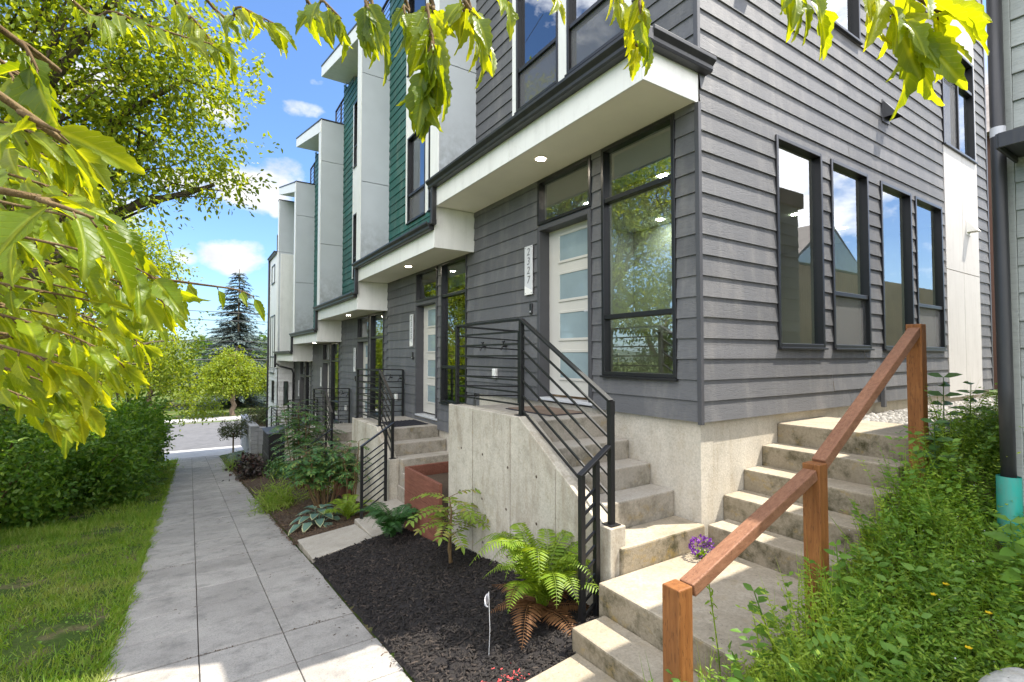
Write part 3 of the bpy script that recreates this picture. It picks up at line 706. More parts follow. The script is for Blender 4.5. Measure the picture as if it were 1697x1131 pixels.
# address plaques
def plaque(y, z, txt, label):
    r = thing('address_plaque', (XW, y, z), label, 'sign', 'house number plaques')
    m = MB(); m.box(XW - .042, XW - .03, y - .085, y + .085, z, z + .62); m.build('plate', M['plaque'], r, .002)
    m = MB(); m.box(XW - .03, XW - .0, y - .05, y + .05, z + .05, z + .57); m.build('standoff', M['dark_trim'], r)
    m = MB(); m.quad((XW - .0435, y + .083, z + .002), (XW - .0435, y - .083, z + .002), (XW - .0435, y - .083, z + .05), (XW - .0435, y + .083, z + .12)); m.build('corner_band', M['white'], r)
    for p in (-.065, .065):
        for q in (.02, .6):
            m = MB(); m.disc((XW - .0436, y + p, z + q), .007, 10, 'x', True); m.build('bolt', M['dark_trim'], r)
    for i, ch in enumerate(txt):
        c = bpy.data.curves.new('digit', 'FONT'); c.body = ch; c.size = .135; c.align_x = 'CENTER'; c.shear = .18; c.extrude = .0012
        o = bpy.data.objects.new('digit', c); COL.objects.link(o); c.materials.append(M['digit'])
        me = bpy.data.meshes.new_from_object(o); bpy.data.objects.remove(o)
        me.transform(Matrix.Translation((XW - .0445, y, z + .5 - .118 * i)) @ Matrix.Rotation(R(-90), 4, 'Z') @ Matrix.Rotation(R(90), 4, 'X'))
        me.materials.clear(); link('digit', me, M['digit'], r)
    return r
M['digit'] = m_paint('engraved_digit', (.17, .17, .18), .5)
plaque(5.12, .77, '2327', 'silver house number plaque 2327 beside the door of the corner house')
for k, lab in ((1, 'silver number plaque beside the second front door from the corner'), (2, 'silver number plaque beside the third front door from the corner'), (3, 'silver number plaque beside the fourth front door from the corner'), (4, 'silver number plaque beside the farthest front door')):
    plaque(5.12 + DY * k, .77 + DZ * k, ('2325', '2323', '2321', '2319')[k - 1], lab)

# ------------------------------------------------------------------ stoops
def tread(root, x0, x1, y0, y1, z, h=.3, mat='step', name='step'): return MB().box(x0, x1, y0, y1, z - h, z).build(name, M[mat], root, .014)
s1 = thing('concrete_stoop', (2.65, 4.2, -2.2), 'stained board-marked concrete stoop of the corner house with steps behind its sloping wall', 'stoop', 'concrete stoops at the front doors')
pr = [(5.36, -.57), (3.86, -.57), (2.78, -1.26), (2.66, -1.26), (2.66, -2.4), (5.36, -2.6)]
MB().prism(pr, lambda a, b, t: (t, a, b), 2.57, 2.73).build('cheek_wall', M['cheek'], s1, .008)
m = MB()
for yy in (3.3, 4.0, 4.75): m.box(2.566, 2.5705, yy, yy + .006, -2.4, -.95 if yy < 3.5 else -.6)
m.build('form_seam', M['step'], s1)
m = MB()
for yy in (3.05, 3.55, 4.05, 4.55, 5.05):
    for zz in (-1.05, -1.5, -1.92):
        if zz > -.7 - (3.86 - yy) * .64: continue
        MB().disc((2.5685, yy + random.uniform(-.03, .03), zz + random.uniform(-.03, .03)), .014, 10, 'x', True).build('tie_hole', M['soil'], s1)
tread(s1, 2.731, 3.62, 3.78, 5.36, -.61, 1.2, name='landing')
for z, y, yb in ((-.82, 3.48, 3.779), (-1.0, 3.21, 3.479), (-1.19, 2.94, 3.209)): tread(s1, 2.731, 3.62, y, yb, z, .6)
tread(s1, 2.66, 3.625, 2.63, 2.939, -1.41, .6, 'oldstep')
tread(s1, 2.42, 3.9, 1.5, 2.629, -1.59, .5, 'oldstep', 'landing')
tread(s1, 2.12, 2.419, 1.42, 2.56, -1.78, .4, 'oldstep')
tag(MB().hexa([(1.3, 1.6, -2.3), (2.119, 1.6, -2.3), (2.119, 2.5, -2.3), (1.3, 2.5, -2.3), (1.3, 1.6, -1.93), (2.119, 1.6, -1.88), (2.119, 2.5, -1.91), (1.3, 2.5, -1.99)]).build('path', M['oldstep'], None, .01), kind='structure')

s2 = thing('concrete_stoop', (2.65, 8.2, -2.8), 'concrete stoop with a dark rubber doormat on top, beside the wooden planter', 'stoop', 'concrete stoops at the front doors')
pr = [(9.56, -1.17), (8.1, -1.17), (7.55, -1.6), (7.45, -1.6), (7.45, -2.8), (9.56, -3.0)]
MB().prism(pr, lambda a, b, t: (t, a, b), 2.57, 2.73).build('cheek_wall', M['cheek'], s2, .008)
tread(s2, 2.731, 3.62, 7.93, 9.56, -1.2, 1.4, name='landing')
for z, y, yb in ((-1.4, 7.63, 7.929), (-1.59, 7.33, 7.629)): tread(s2, 2.731, 3.62, y, yb, z, .9)
tread(s2, 2.731, 3.62, 6.55, 7.329, -1.79, .9, name='landing')
for z, x, xb in ((-1.99, 2.70, 2.73), (-2.2, 2.42, 2.699), (-2.4, 2.05, 2.419)): tread(s2, x, xb, 6.6, 7.45, z, .6)
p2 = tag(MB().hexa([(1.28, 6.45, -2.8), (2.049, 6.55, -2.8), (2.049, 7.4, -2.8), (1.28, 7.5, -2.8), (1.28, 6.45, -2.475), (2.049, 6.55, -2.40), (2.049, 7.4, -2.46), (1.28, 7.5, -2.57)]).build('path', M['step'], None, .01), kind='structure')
SL = {1: 'pale concrete stoop of the third house, half hidden by the feathery shrub', 2: 'pale concrete stoop of the fourth house, behind the tall leafy shrub', 3: 'farthest concrete stoop in front of the last grey door'}
for k in (1, 2, 3): copy_tree(s2, (0, DY * k, DZ * k), SL[k])

def rail_set(root, A, B, C, D, E, Fp, ht=.92, nb=7):
    """A,B landing corner posts, C foot of the sloped flight, D wall end, E/F lower posts"""
    P = [Vector(q) for q in (A, B, C)]; up = Vector((0, 0, ht))
    for q in P:
        MB().bar(q, q + up, .042).build('post', M['black'], root, .003)
        MB().box(q.x - .05, q.x + .05, q.y - .05, q.y + .05, q.z, q.z + .008).build('base_plate', M['black'], root)
    D = Vector(D); MB().bar(D, D + up, .042).build('post', M['black'], root, .003)
    def run(a, b, lo, n, t0=None):
        for k in range(n):
            h = lo + (ht - lo) * k / n; MB().bar(a + Vector((0, 0, h)), b + Vector((0, 0, h)), .016).build('bar', M['black'], root)
        MB().bar(a + up, b + up, .05, .022).build('top_rail', M['black'], root, .003)
    run(P[0], P[1], .1, nb); run(P[0], D, .1, nb)
    run(P[1], P[2], .06, nb - 1)
    MB().bar(P[2] + up, P[2] + up - Vector((0, 0, .1)), .044).build('top_rail', M['black'], root)
    # lower rail towards the street
    eb, et = Vector(E[0]), Vector(E[1]); fb, ft = Vector(Fp[0]), Vector(Fp[1])
    MB().bar(eb, et, .04).build('post', M['black'], root, .003); MB().bar(fb, ft, .04).build('post', M['black'], root, .003)
    end = ft + (ft - et) * (abs(P[2].x - ft.x) / max(.01, abs(ft.x - et.x))); end.x = P[2].x - .02
    MB().bar(et - Vector((.02, 0, .0)), end, .055, .02).build('top_rail', M['black'], root, .003)
    n = 9 if nb == 7 else 8
    for k in range(n):
        a = eb.lerp(et, .1 + .82 * k / n); sl = (ft.z - et.z) / (ft.x - et.x)
        b = Vector((ft.x, ft.y, a.z + sl * (ft.x - et.x))); MB().bar(a, b, .016).build('bar', M['black'], root)
r1 = thing('metal_railing', (2.65, 3.9, -.57), 'black metal bar railing on the corner house stoop, sloping down beside its steps', 'railing', 'black railings on the stoops')
rail_set(r1, (2.65, 5.29, -.57), (2.65, 3.93, -.57), (2.65, 2.73, -1.26), (3.54, 5.29, -.61), ((2.36, 2.73, -1.98), (2.36, 2.73, -.86)), ((2.5, 2.73, -1.95), (2.5, 2.73, -.77)))
r2 = thing('metal_railing', (2.65, 8.1, -1.17), 'black metal bar railing around the stoop with the rubber doormat', 'railing', 'black railings on the stoops')
rail_set(r2, (2.65, 9.48, -1.17), (2.65, 8.16, -1.17), (2.65, 7.53, -1.6), (3.54, 9.48, -1.2), ((2.14, 7.4, -2.42), (2.14, 7.4, -1.35)), ((2.5, 7.4, -2.2), (2.5, 7.4, -1.12)))
RL = {1: 'black metal railing at the third front door, behind the feathery shrub', 2: 'black metal railing at the fourth front door, behind the tall leafy shrub', 3: 'black metal railing at the last grey door beside the white end block'}
for k in (1, 2, 3): copy_tree(r2, (0, DY * k, DZ * k), RL[k])

# door mats
mt = thing('doormat', (3.2, 8.85, -1.19), 'dark rubber doormat with raised pattern on the second stoop', 'doormat', 'doormats at the front doors')
MB().box(2.85, 3.5, 8.1, 8.75, -1.198, -1.186).build('backing', M['mat'], mt, .004)
m = MB()
for i in range(8):
    for j in range(8): m.bar((2.88 + i * .078, 8.13 + j * .078, -1.182), (2.93 + i * .078, 8.18 + j * .078, -1.182), .012, .008)
m.build('ridges', M['mat'], mt)
mt = thing('doormat', (3.2, 4.4, -.6), 'worn brown coir doormat at the corner house door', 'doormat', 'doormats at the front doors')
MB().box(3.05, 3.5, 4.0, 4.8, -.608, -.592).build('pile', M['coir'], mt, .005)
MB().box(3.03, 3.52, 3.98, 4.82, -.609, -.6).build('edging', M['mat'], mt, .002)

# planters of stained boards
def planter():
    r = thing('wooden_planter', (3, 5.9, -2.4), 'red-brown board planter box between the two nearest stoops', 'planter', 'red-brown planters between the stoops')
    for k in range(3):
        z = -2.45 + .315 * k
        MB().box(2.46, 2.505, 5.38, 6.5, z, z + .311).build('board', M['planter'], r, .005)
        MB().box(2.506, 3.57, 6.456, 6.5, z, z + .311).build('board', M['planter'], r, .005)
    MB().box(2.506, 3.57, 5.4, 6.455, -2.4, -1.66).build('soil', M['soil'], r)
    return r
pl = planter()
copy_tree(pl, (0, DY, DZ), 'red-brown planter box behind the feathery shrub, past the second stoop')

# ------------------------------------------------------------------ side stairs, wooden handrail
st = thing('concrete_stairs', (4.2, 2.1, -1.59), 'mossy concrete stairs climbing along the sunlit side wall beside the wooden handrail', 'stairs')
xs = [3.62, 3.93, 4.24, 4.54, 4.81, 5.75]; zs = [-1.41, -1.215, -1.03, -.845, -.655]
for k in range(5):
    yn = 1.62 - .01 * k
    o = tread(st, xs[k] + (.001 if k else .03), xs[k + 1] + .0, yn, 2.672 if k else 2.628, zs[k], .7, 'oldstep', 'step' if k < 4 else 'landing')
w = thing('wooden_handrail', (3.1, 1.5, -1.6), 'reddish-brown lumber handrail on three square posts along the mossy side stairs', 'handrail')
def lumber(a, b, wd, h, name, mat): return MB().bar(a, b, wd, h).build(name, M[mat], w, .006)
lumber((1.86, 1.50, -2.3), (1.86, 1.50, -1.035), .095, .095, 'post', 'post')
lumber((3.1, 1.50, -1.7), (3.1, 1.50, -.632), .098, .098, 'post', 'post')
lumber((4.72, 1.52, -1.0), (4.72, 1.52, .245), .1, .1, 'post', 'post')
lumber((1.93, 1.50, -1.068), (3.05, 1.50, -.69), .078, .062, 'rail', 'rail')
lumber((3.155, 1.50, -.645), (4.68, 1.515, .19), .078, .066, 'rail', 'rail')

# gravel walk
gv = [(rng.uniform(5.6, 11.6), rng.uniform(1.25, 2.62)) for _ in range(3800)]
sheet('gravel_walk', [5.6, 7, 9, 11.6, 16], [1.1, 1.8, 2.66], lambda x, y: -.70 - .05 * (y < 1.3), M['step'])
n = len(gv); P = np.array([(x, y, -.71 + rng.uniform(0, .02)) for x, y in gv])
bb = np.array([(-.5, -.4, 0), (.5, -.35, 0), (.45, .4, 0), (-.4, .45, 0), (-.3, -.2, .45), (.3, -.2, .4), (.25, .25, .5), (-.25, .2, .42)], float)
PEB = (bb, [(4, 5, 6, 7)[::-1], (0, 1, 5, 4)[::-1], (1, 2, 6, 5)[::-1], (2, 3, 7, 6)[::-1], (3, 0, 4, 7)[::-1]], None)
tag(scatter('gravel', PEB, P, np.c_[rdir(n)[:, :2], np.zeros(n)], np.tile((0, 0, 1), (n, 1)), rng.uniform(.025, .06, n), L['pebble']), kind='stuff')

# ------------------------------------------------------------------ beds
def bedz(x, y): return g(x, y) + .03 + .02 * math.sin(x * 7 + y * 5) * math.cos(y * 6) 
m_x = list(np.arange(1.275, 2.62, .05)); m_y = list(np.arange(2.46, 6.62, .06))
def mz(x, y): 
    e = min(1, (x - 1.275) / .1, (6.62 - y) / .1)
    return bedz(x, y) * 1 - .05 * (1 - e) + random.uniform(-.008, .008)
sheet('mulch_bed', m_x, m_y, mz, M['mulch'])
n = 15000; x = rng.uniform(1.27, 2.6, n); y = rng.uniform(2.5, 6.45, n)
P = np.array([(a, b, bedz(a, b) + rng.uniform(-.006, .018)) for a, b in zip(x, y)])
d = np.c_[rdir(n)[:, :2], rng.uniform(-.35, .35, n)]
tag(scatter('bark_mulch', T_chip(), P, d, np.c_[rng.normal(0, .4, (n, 2)), np.ones(n)], rng.uniform(.015, .055, n), L['chip']), kind='stuff')
k = 900; x = np.r_[rng.normal(1.62, .10, k // 2), rng.normal(1.5, .06, k // 2)]; y = np.r_[rng.normal(2.62, .07, k // 2), rng.normal(2.85, .06, k // 2)]
P = np.array([(a, b, bedz(a, b) + rng.uniform(.006, .022)) for a, b in zip(x, y)])
tag(scatter('red_marking', T_chip(), P[:420:6], d[:70], np.tile((0, 0, 1.), (70, 1)), rng.uniform(.015, .03, 70), M['redchip']), kind='stuff')
sheet('planting_bed', list(np.arange(1.275, 2.62, .12)), list(np.arange(7.3, 26, .15)), lambda x, y: g(x, y) + .015 + random.uniform(-.012, .012), M['soil'])
n = 9000; x = rng.uniform(1.2, 2.55, n); y = 7.4 + 14 * rng.uniform(0, 1, n) ** 1.5
P = np.array([(a, b, (g(a, b) if a > X_R else sw(b)) + .02 + rng.uniform(0, .02)) for a, b in zip(x, y)])
tag(scatter('leaf_litter', T_chip(), P, np.c_[rdir(n)[:, :2], rng.uniform(-.3, .3, n)], np.tile((0, 0, 1.), (n, 1)), rng.uniform(.02, .06, n), L['duff']), kind='stuff')
# crumbs of bark and leaves blown on the sidewalk
n = 260; x = np.r_[rng.uniform(X_L, X_R, 90), X_R - np.abs(rng.normal(0, .09, n - 90))]; y = np.r_[rng.uniform(3.6, 14, 90), rng.uniform(3.4, 12, n - 90)]
P = np.array([(a, b, sw(b) + .004) for a, b in zip(x, y)])
tag(scatter('debris', T_chip(), P, np.c_[rdir(n)[:, :2], np.zeros(n)], np.tile((0, 0, 1.), (n, 1)), rng.uniform(.008, .03, n), L['duff']), kind='stuff')

# ------------------------------------------------------------------ lawn
def lawn(nt, xa, xb, ya, yb, powr, h0, h1, spread=.03):
    x = rng.uniform(xa, xb, nt); y = ya + (yb - ya) * rng.uniform(0, 1, nt) ** powr
    lim = X_L + .03 + .05 * np.sin(y * 5.1) + .03 * np.sin(y * 13); keep = (x < lim) & ((np.sin(x * 3.1 + y * 1.3) + np.sin(x * 1.7 - y * 2.3 + 1) + rng.normal(0, .5, nt)) > -1.15); x, y = x[keep], y[keep]; nt = len(x)
    P = np.array([(a, b, g(a, b) - .004) for a, b in zip(x, y)])
    P = np.repeat(P, 3, 0) + np.c_[rng.normal(0, spread, (nt * 3, 2)), np.zeros(nt * 3)]; n = nt * 3
    d = np.c_[rng.normal(0, .55, (n, 2)), np.ones(n)]; 
    return P, d, np.c_[rdir(n)[:, :2], np.zeros(n) + .2], rng.uniform(h0, h1, n)
A = [lawn(30000, -4.2, -.42, 3.3, 13, 1.6, .03, .09), lawn(9000, -3.2, -.42, 11, 31, 1.3, .06, .13, .06)]
P, d, u, h = [np.concatenate(q) for q in zip(*A)]
tag(scatter('grass', T_blade(.11, .6), P, d, u, h, L['grass'], None, np.maximum(h, .05)), kind='stuff')
n = 5200; y = 3.3 + 20 * rng.uniform(0, 1, n) ** 1.5; x = X_L - .02 + .03 * np.sin(y * 7) + rng.normal(0, .03, n)
P = np.array([(a, b, sw(b) - .01) for a, b in zip(x, y)])
tag(scatter('edge_grass', T_blade(.1, .8), P, np.c_[rng.uniform(-.2, 1.1, n), rng.normal(0, .6, n), rng.uniform(.3, 1, n)], np.c_[rdir(n)[:, :2], np.zeros(n) + .2], rng.uniform(.03, .1, n), L['grass'], None, .07), kind='stuff')
n = 1500; kk = rng.integers(-2, 7, n); y = 4.55 + 3.05 * kk + rng.normal(0, .006, n); x = rng.uniform(X_L, X_R, n); keep = np.sin(x * 9 + kk * 2.1) + rng.normal(0, .4, n) > .1; x, y = x[keep], y[keep]; n = len(x)
P = np.array([(a, b, sw(b) - .004) for a, b in zip(x, y)])
tag(scatter('joint_moss', T_quadleaf(.9, .2, .1), P, np.c_[rdir(n)[:, :2], rng.uniform(0, .7, n)], np.tile((0, 0, 1.), (n, 1)), rng.uniform(.006, .016, n), L['duff']), kind='stuff')
n = 1800; y = 3.4 + 12 * rng.uniform(0, 1, n) ** 1.5; x = rng.uniform(-3.6, X_L, n); P = np.array([(a, b, g(a, b) + rng.uniform(.005, .04)) for a, b in zip(x, y)])
tag(scatter('dry_straw', T_blade(.06, .2), P, np.c_[rdir(n)[:, :2], rng.uniform(-.1, .3, n)], np.tile((0, 0, 1.), (n, 1)), rng.uniform(.04, .1, n), L['duff']), kind='stuff')
# clover and broad leaves in the lawn
n = 2600; x = rng.uniform(-3.5, -.5, n); y = 3.4 + 8 * rng.uniform(0, 1, n) ** 1.5
P = np.array([(a, b, g(a, b) + rng.uniform(.01, .05)) for a, b in zip(x, y)])
tag(scatter('clover', T_quadleaf(.9, .1, .1), P, np.c_[rdir(n)[:, :2], rng.uniform(-.1, .5, n)], np.tile((0, 0, 1.), (n, 1)), rng.uniform(.012, .032, n), L['weed2']), kind='stuff')

# ------------------------------------------------------------------ plants
def fern(loc, r, nf, mat, label, h=.6, seed=0, dead=0, group='ferns in the front beds', dirbias=None):
    q = np.random.default_rng(seed); root = thing('fern', loc, label, 'fern', group)
    L0 = Vector(loc)
    for part in range(2 if dead else 1):
        P, D, U, S = [], [], [], []; stem = MB()
        for k in range(nf if part == 0 else dead):
            a = 2 * math.pi * (k + q.uniform(-.3, .3)) / (nf if part == 0 else dead)
            ln = r * q.uniform(.75, 1.2); rise = h * q.uniform(.6, 1.15) if part == 0 else h * q.uniform(.1, .3)
            hd = Vector((math.cos(a), math.sin(a), 0)); side = Vector((-hd.y, hd.x, 0)); path = []; N = 34
            for i in range(N):
                t = i / (N - 1)
                z = rise * (1.9 * t - 1.45 * t * t) * 1.35 - (.25 * ln * max(0, t - .6) if part else .0)
                path.append(L0 + hd * (ln * (t ** 1.15)) + side * (.08 * ln * math.sin(t * 3 + k)) + Vector((0, 0, z)))
            stem.tube(path, [.006 * (1 - .85 * i / (N - 1)) for i in range(N)], 4)
            for i in range(3, N - 1):
                t = i / (N - 1); tan = (path[i + 1] - path[i - 1]).normalized(); nrm = side.cross(tan).normalized()
                if nrm.z < 0: nrm = -nrm
                w = ln * .225 * math.sin(math.pi * min(1, .16 + .84 * t) ** .8) ** .75
                for sg in (-1, 1):
                    P.append(path[i]); D.append(side * sg * 1. + tan * .35 - nrm * q.uniform(.0, .25)); U.append(nrm); S.append(max(.012, w * q.uniform(.85, 1.1)))
        scatter('fronds' if part == 0 else 'dead_fronds', T_leaf(.22, .05, .12), [tuple(p) for p in P], [tuple(p) for p in D], [tuple(p) for p in U], S, L[mat] if part == 0 else L['fern_dead'], root)
        stem.build('stems' if part == 0 else 'dead_stems', L['fern_dead'] if part else L[mat], root)
    return root
def gz(x, y, dz=0): return (x, y, g(x, y) + dz)
fern(gz(2.3, 3.12, .05), .55, 27, 'fern', 'large bright green sword fern in the sun beside the lower railing posts', .6, 3, 7)
fern(gz(2.2, 6.2, .04), .46, 22, 'fern_dark', 'dark green fern in front of the red-brown planter', .42, 5)
fern(gz(2.1, 7.95, .02), .42, 13, 'fern', 'yellow-green fern behind the second lower railing', .36, 8)
fern((5.4, 1.05, -.95), .34, 8, 'fern', 'bright fern tips behind the black neighbour downspout', .75, 9)
fern(gz(2.2, 13.2, 0), .5, 14, 'fern_dark', 'shaded fern beside the third stoop', .4, 10)

def pinnate(name, loc, label, cat, mat, stems, leaf, nl, fr_len, seed, group=None, bark='twig', up=.35):
    """shrub with upright stems that carry arching compound leaves"""
    q = np.random.default_rng(seed); root = thing(name, loc, label, cat, group); L0 = Vector(loc)
    P, D, U, S = [], [], [], []; sm = MB()
    for (dx, dy_, hh) in stems:
        base = L0 + Vector((dx * .25, dy_ * .25, 0)); tip = L0 + Vector((dx, dy_, hh))
        path = [base.lerp(tip, t) + Vector((q.normal(0, .012), q.normal(0, .012), 0)) for t in np.linspace(0, 1, 6)]
        sm.tube(path, [.016 * (1 - .6 * t) for t in np.linspace(0, 1, 6)], 6)
        for k in range(nl):
            t = 1 - .55 * (k / nl) ** 1.1; o = base.lerp(tip, t); a = k * 2.4 + q.uniform(-.4, .4)
            hd = Vector((math.cos(a), math.sin(a), 0)); side = Vector((-hd.y, hd.x, 0)); ln = fr_len * q.uniform(.75, 1.15); N = 11
            fp = [o + hd * (ln * s_) + Vector((0, 0, ln * (up * 1.8 * s_ - 1.1 * up * s_ * s_ * 1.6))) for s_ in np.linspace(0, 1, N)]
            sm.tube(fp, [.004 * (1 - .7 * s_) for s_ in np.linspace(0, 1, N)], 4)
            for i in range(2, N):
                tan = (fp[i] - fp[i - 1]).normalized(); nrm = side.cross(tan).normalized(); nrm = -nrm if nrm.z < 0 else nrm
                for sg in ((-1, 1) if i < N - 1 else (-1, 1, 0)):
                    P.append(tuple(fp[i])); D.append(tuple(side * sg + tan * (.45 if sg else 1) + nrm * q.uniform(-.15, .1))); U.append(tuple(nrm + Vector((q.normal(0, .15), q.normal(0, .15), 0)))); S.append(leaf * q.uniform(.75, 1.15) * (1 - .25 * abs(i / N - .5)))
    scatter('leaves', T_leaf(.46, .08, .12), P, D, U, S, L[mat], root); sm.build('stems', M[bark], root)
    return root
q = np.random.default_rng(4)
sh = lambda n, r, h: [(q.uniform(-r, r), q.uniform(-r, r), h * q.uniform(.6, 1)) for _ in range(n)]
pinnate('mahonia_shrub', gz(2.05, 9.4), 'feathery green shrub with spiny compound leaves behind the striped hosta', 'shrub', 'mahonia', sh(18, .5, 1.1), .095, 12, .34, 21)
pinnate('mahonia_shrub', gz(2.15, 12.2), 'tall dark compound-leaved shrub in front of the third railing', 'shrub', 'mahonia', sh(11, .55, 2.0), .1, 14, .42, 22)
pinnate('leafy_shrub', gz(2.3, 8.5), 'thin upright shrub with small leaves beside the second stoop wall', 'shrub', 'mahonia', [(.1, .0, 1.15), (-.1, .1, 1.0), (0, -.15, .8)], .06, 10, .26, 23)
pinnate('sapling', gz(2.27, 4.68, .03), 'small sapling with light green drooping leaflets in the dark mulch', 'sapling', 'sapling', [(.02, .06, .66), (.03, .05, .5)], .1, 9, .42, 24, None, 'twig', .3)
# hosta
ho = thing('hosta', gz(1.72, 8.3), 'blue-green hosta with cream leaf margins at the edge of the bed', 'plant')
P, D, U, S = [], [], [], []
for k in range(26):
    a = k * 2.4; rr = .05 + .0085 * k; P.append((1.72 + rr * math.cos(a), 8.3 + rr * math.sin(a), g(1.72, 8.3) + .26 - .007 * k)); D.append((math.cos(a), math.sin(a), .25 - .02 * k)); U.append((0, 0, 1)); S.append(.2 + .002 * k)
scatter('margins', T_leaf(.78, .1, .25), P, D, U, np.array(S), L['hosta_edge'], ho)
scatter('leaves', T_leaf(.78, .1, .25), np.array(P) + np.array(D) * .012 + (0, 0, .006), D, U, np.array(S) * .86, L['hosta'], ho)
sm = MB()
for p, dd in zip(P, D): sm.tube([(1.72, 8.3, g(1.72, 8.3)), p], .005, 4)
sm.build('stalks', L['hosta'], ho)

def mound(name, c, rad, n, leaf, mat, label, cat, T=None, group=None, seed=1, up=.6, stems=6, bark='twig', low=0., loose=False):
    """low bush: leaves through an uneven dome plus a few stems"""
    q = np.random.default_rng(seed); root = thing(name, c, label, cat, group)
    nb = 9; bc = np.c_[q.uniform(-.6, .6, (nb, 2)) * np.array(rad[:2]), q.uniform(.25, .75, nb) * rad[2]]; br = q.uniform(.35, .6, nb)
    if loose: nb = 22; bc = np.c_[q.uniform(-.85, .85, (nb, 2)) * np.array(rad[:2]), q.uniform(.05, .95, nb) ** 1.2 * rad[2]]; br = q.uniform(.18, .48, nb)
    per = n // 6; b = q.integers(0, nb, per); v = q.normal(size=(per, 3)); v /= np.linalg.norm(v, axis=1, keepdims=True)
    rr = q.uniform(.45, 1.05, per) ** .6
    cp = bc[b] + v * (rr * br[b])[:, None] * np.array(rad); cp[:, 2] = np.abs(cp[:, 2]) * (1 - low) + .02
    P = np.repeat(cp, 6, 0) + q.normal(0, leaf * .9, (per * 6, 3)); P[:, 2] = np.maximum(P[:, 2], .01)
    D = np.repeat(v, 6, 0) + q.normal(0, .8, (per * 6, 3)) + np.array((0, 0, .1)); U = q.normal(0, .5, (per * 6, 3)) + np.array((0, 0, up)) + np.repeat(v, 6, 0) * .5
    if loose:       # stray shoots break the outline
        sp_, sd_ = [], []
        for k in range(70):
            d0 = q.normal(size=3); d0[2] = abs(d0[2]) + .25; d0 /= np.linalg.norm(d0); b0 = bc[q.integers(nb)] + d0 * np.array(rad) * .35; ln = q.uniform(.35, .9) * (.5 + .25 * rad[2])
            for i in range(16):
                t = i / 15; o = b0 + d0 * ln * t + np.array((0, 0, -.22 * ln * t * t)); sp_.append(o + q.normal(0, .02, 3)); a = i * 2.4; sd_.append(d0 * .6 + np.array((math.cos(a), math.sin(a), q.uniform(-.3, .3))))
        sp_ = np.array(sp_); sp_[:, 2] = np.maximum(sp_[:, 2], .03); nu = len(sp_)
        P = np.r_[P, sp_]; D = np.r_[D, np.array(sd_)]; U = np.r_[U, q.normal(0, .4, (nu, 3)) + (0, 0, 1)]; per = len(P) // 6; P, D, U = P[:per * 6], D[:per * 6], U[:per * 6]
    scatter('foliage', T or T_quadleaf(.55), P + np.array(c), D, U, leaf * q.uniform(.7, 1.25, per * 6), L[mat], root)
    sm = MB(); C = Vector(c)
    for k in range(stems):
        t = bc[k % nb] * .9; sm.tube([C, C + Vector(t) * .5 + Vector((q.normal(0, .05), q.normal(0, .05), .05)), C + Vector(t)], [.02 * rad[2], .014 * rad[2], .006 * rad[2]], 5)
    sm.build('stems', M[bark], root); return root
mound('heuchera', gz(1.5, 17.2), (.45, 1.0, .5), 900, .1, 'heuchera', 'burgundy leaved low plant at the edge of the sidewalk', 'plant', T_leaf(.9, .08, .2), seed=31)
mound('grass_clump', gz(1.45, 10.6), (.35, .55, .22), 1500, .16, 'grass', 'clump of bright green grass spilling onto the sidewalk edge', 'grass clump', T_blade(.07, .7), seed=32)
mound('low_shrub', gz(2.2, 15.2), (.4, .7, .35), 1000, .08, 'mahonia', 'green shrub beside the black mailbox cabinet', 'shrub', seed=33)
mound('juniper', (2.9, 27.2, -3.4), (.9, 1.6, .7), 2600, .09, 'juniper', 'spreading brownish juniper on top of the block wall', 'shrub', seed=34, group='low conifers by the block wall')
mound('round_bush', gz(1.75, 27.5, .9), (.6, .7, .7), 2000, .08, 'juniper', 'round clipped bush on a short stem beside the block wall', 'shrub', seed=35)
MB().tube([gz(1.75, 27.5, -.1), gz(1.75, 27.5, 1.1)], .04, 6).build('trunk', M['twig'], COL.objects['round_bush'])
mound('blue_sedum', gz(1.75, 24.6), (.45, .9, .25), 1500, .05, 'blue', 'pale blue-grey ground cover mound by the block wall', 'plant', seed=36)
mound('grass_clump', gz(1.42, 21.), (.3, 1.6, .2), 1500, .14, 'grass', 'strip of grass between the sidewalk and the block wall', 'grass clump', T_blade(.07, .7), seed=37)
mound('fire_shrub', gz(2.25, 10.6), (.35, .4, .75), 900, .06, 'sapling', 'shrub with a few yellow-orange leaves by the second planter', 'shrub', seed=38)

# black mailbox cabinet
mbx = thing('mailbox_cabinet', (2.4, 18.3, -3.9), 'black metal cluster mailbox cabinet with a slanted grey top by the sidewalk', 'mailbox')
zg = g(2.2, 18.3); MB().box(2.12, 2.72, 17.6, 19.1, zg + .06, -2.52).build('body', M['black'], mbx, .01)
MB().hexa([(2.06, 17.55, -2.519), (2.76, 17.55, -2.519), (2.76, 19.15, -2.519), (2.06, 19.15, -2.519), (2.06, 17.55, -2.5), (2.76, 17.55, -2.43), (2.76, 19.15, -2.43), (2.06, 19.15, -2.5)]).build('top', M['roof'], mbx, .006)
MB().box(2.2, 2.65, 17.7, 19.0, zg - .1, zg + .06).build('plinth', M['step'], mbx)
for i in range(4):
    for k in range(4):
        MB().box(2.105, 2.119, 17.68 + .35 * i, 17.98 + .35 * i, -2.72 - .16 * k, -2.58 - .16 * k).build('slot_door', M['wire'], mbx, .003)
MB().box(2.105, 2.119, 17.68, 19.02, -3.75, -3.28).build('parcel_door', M['wire'], mbx, .004)
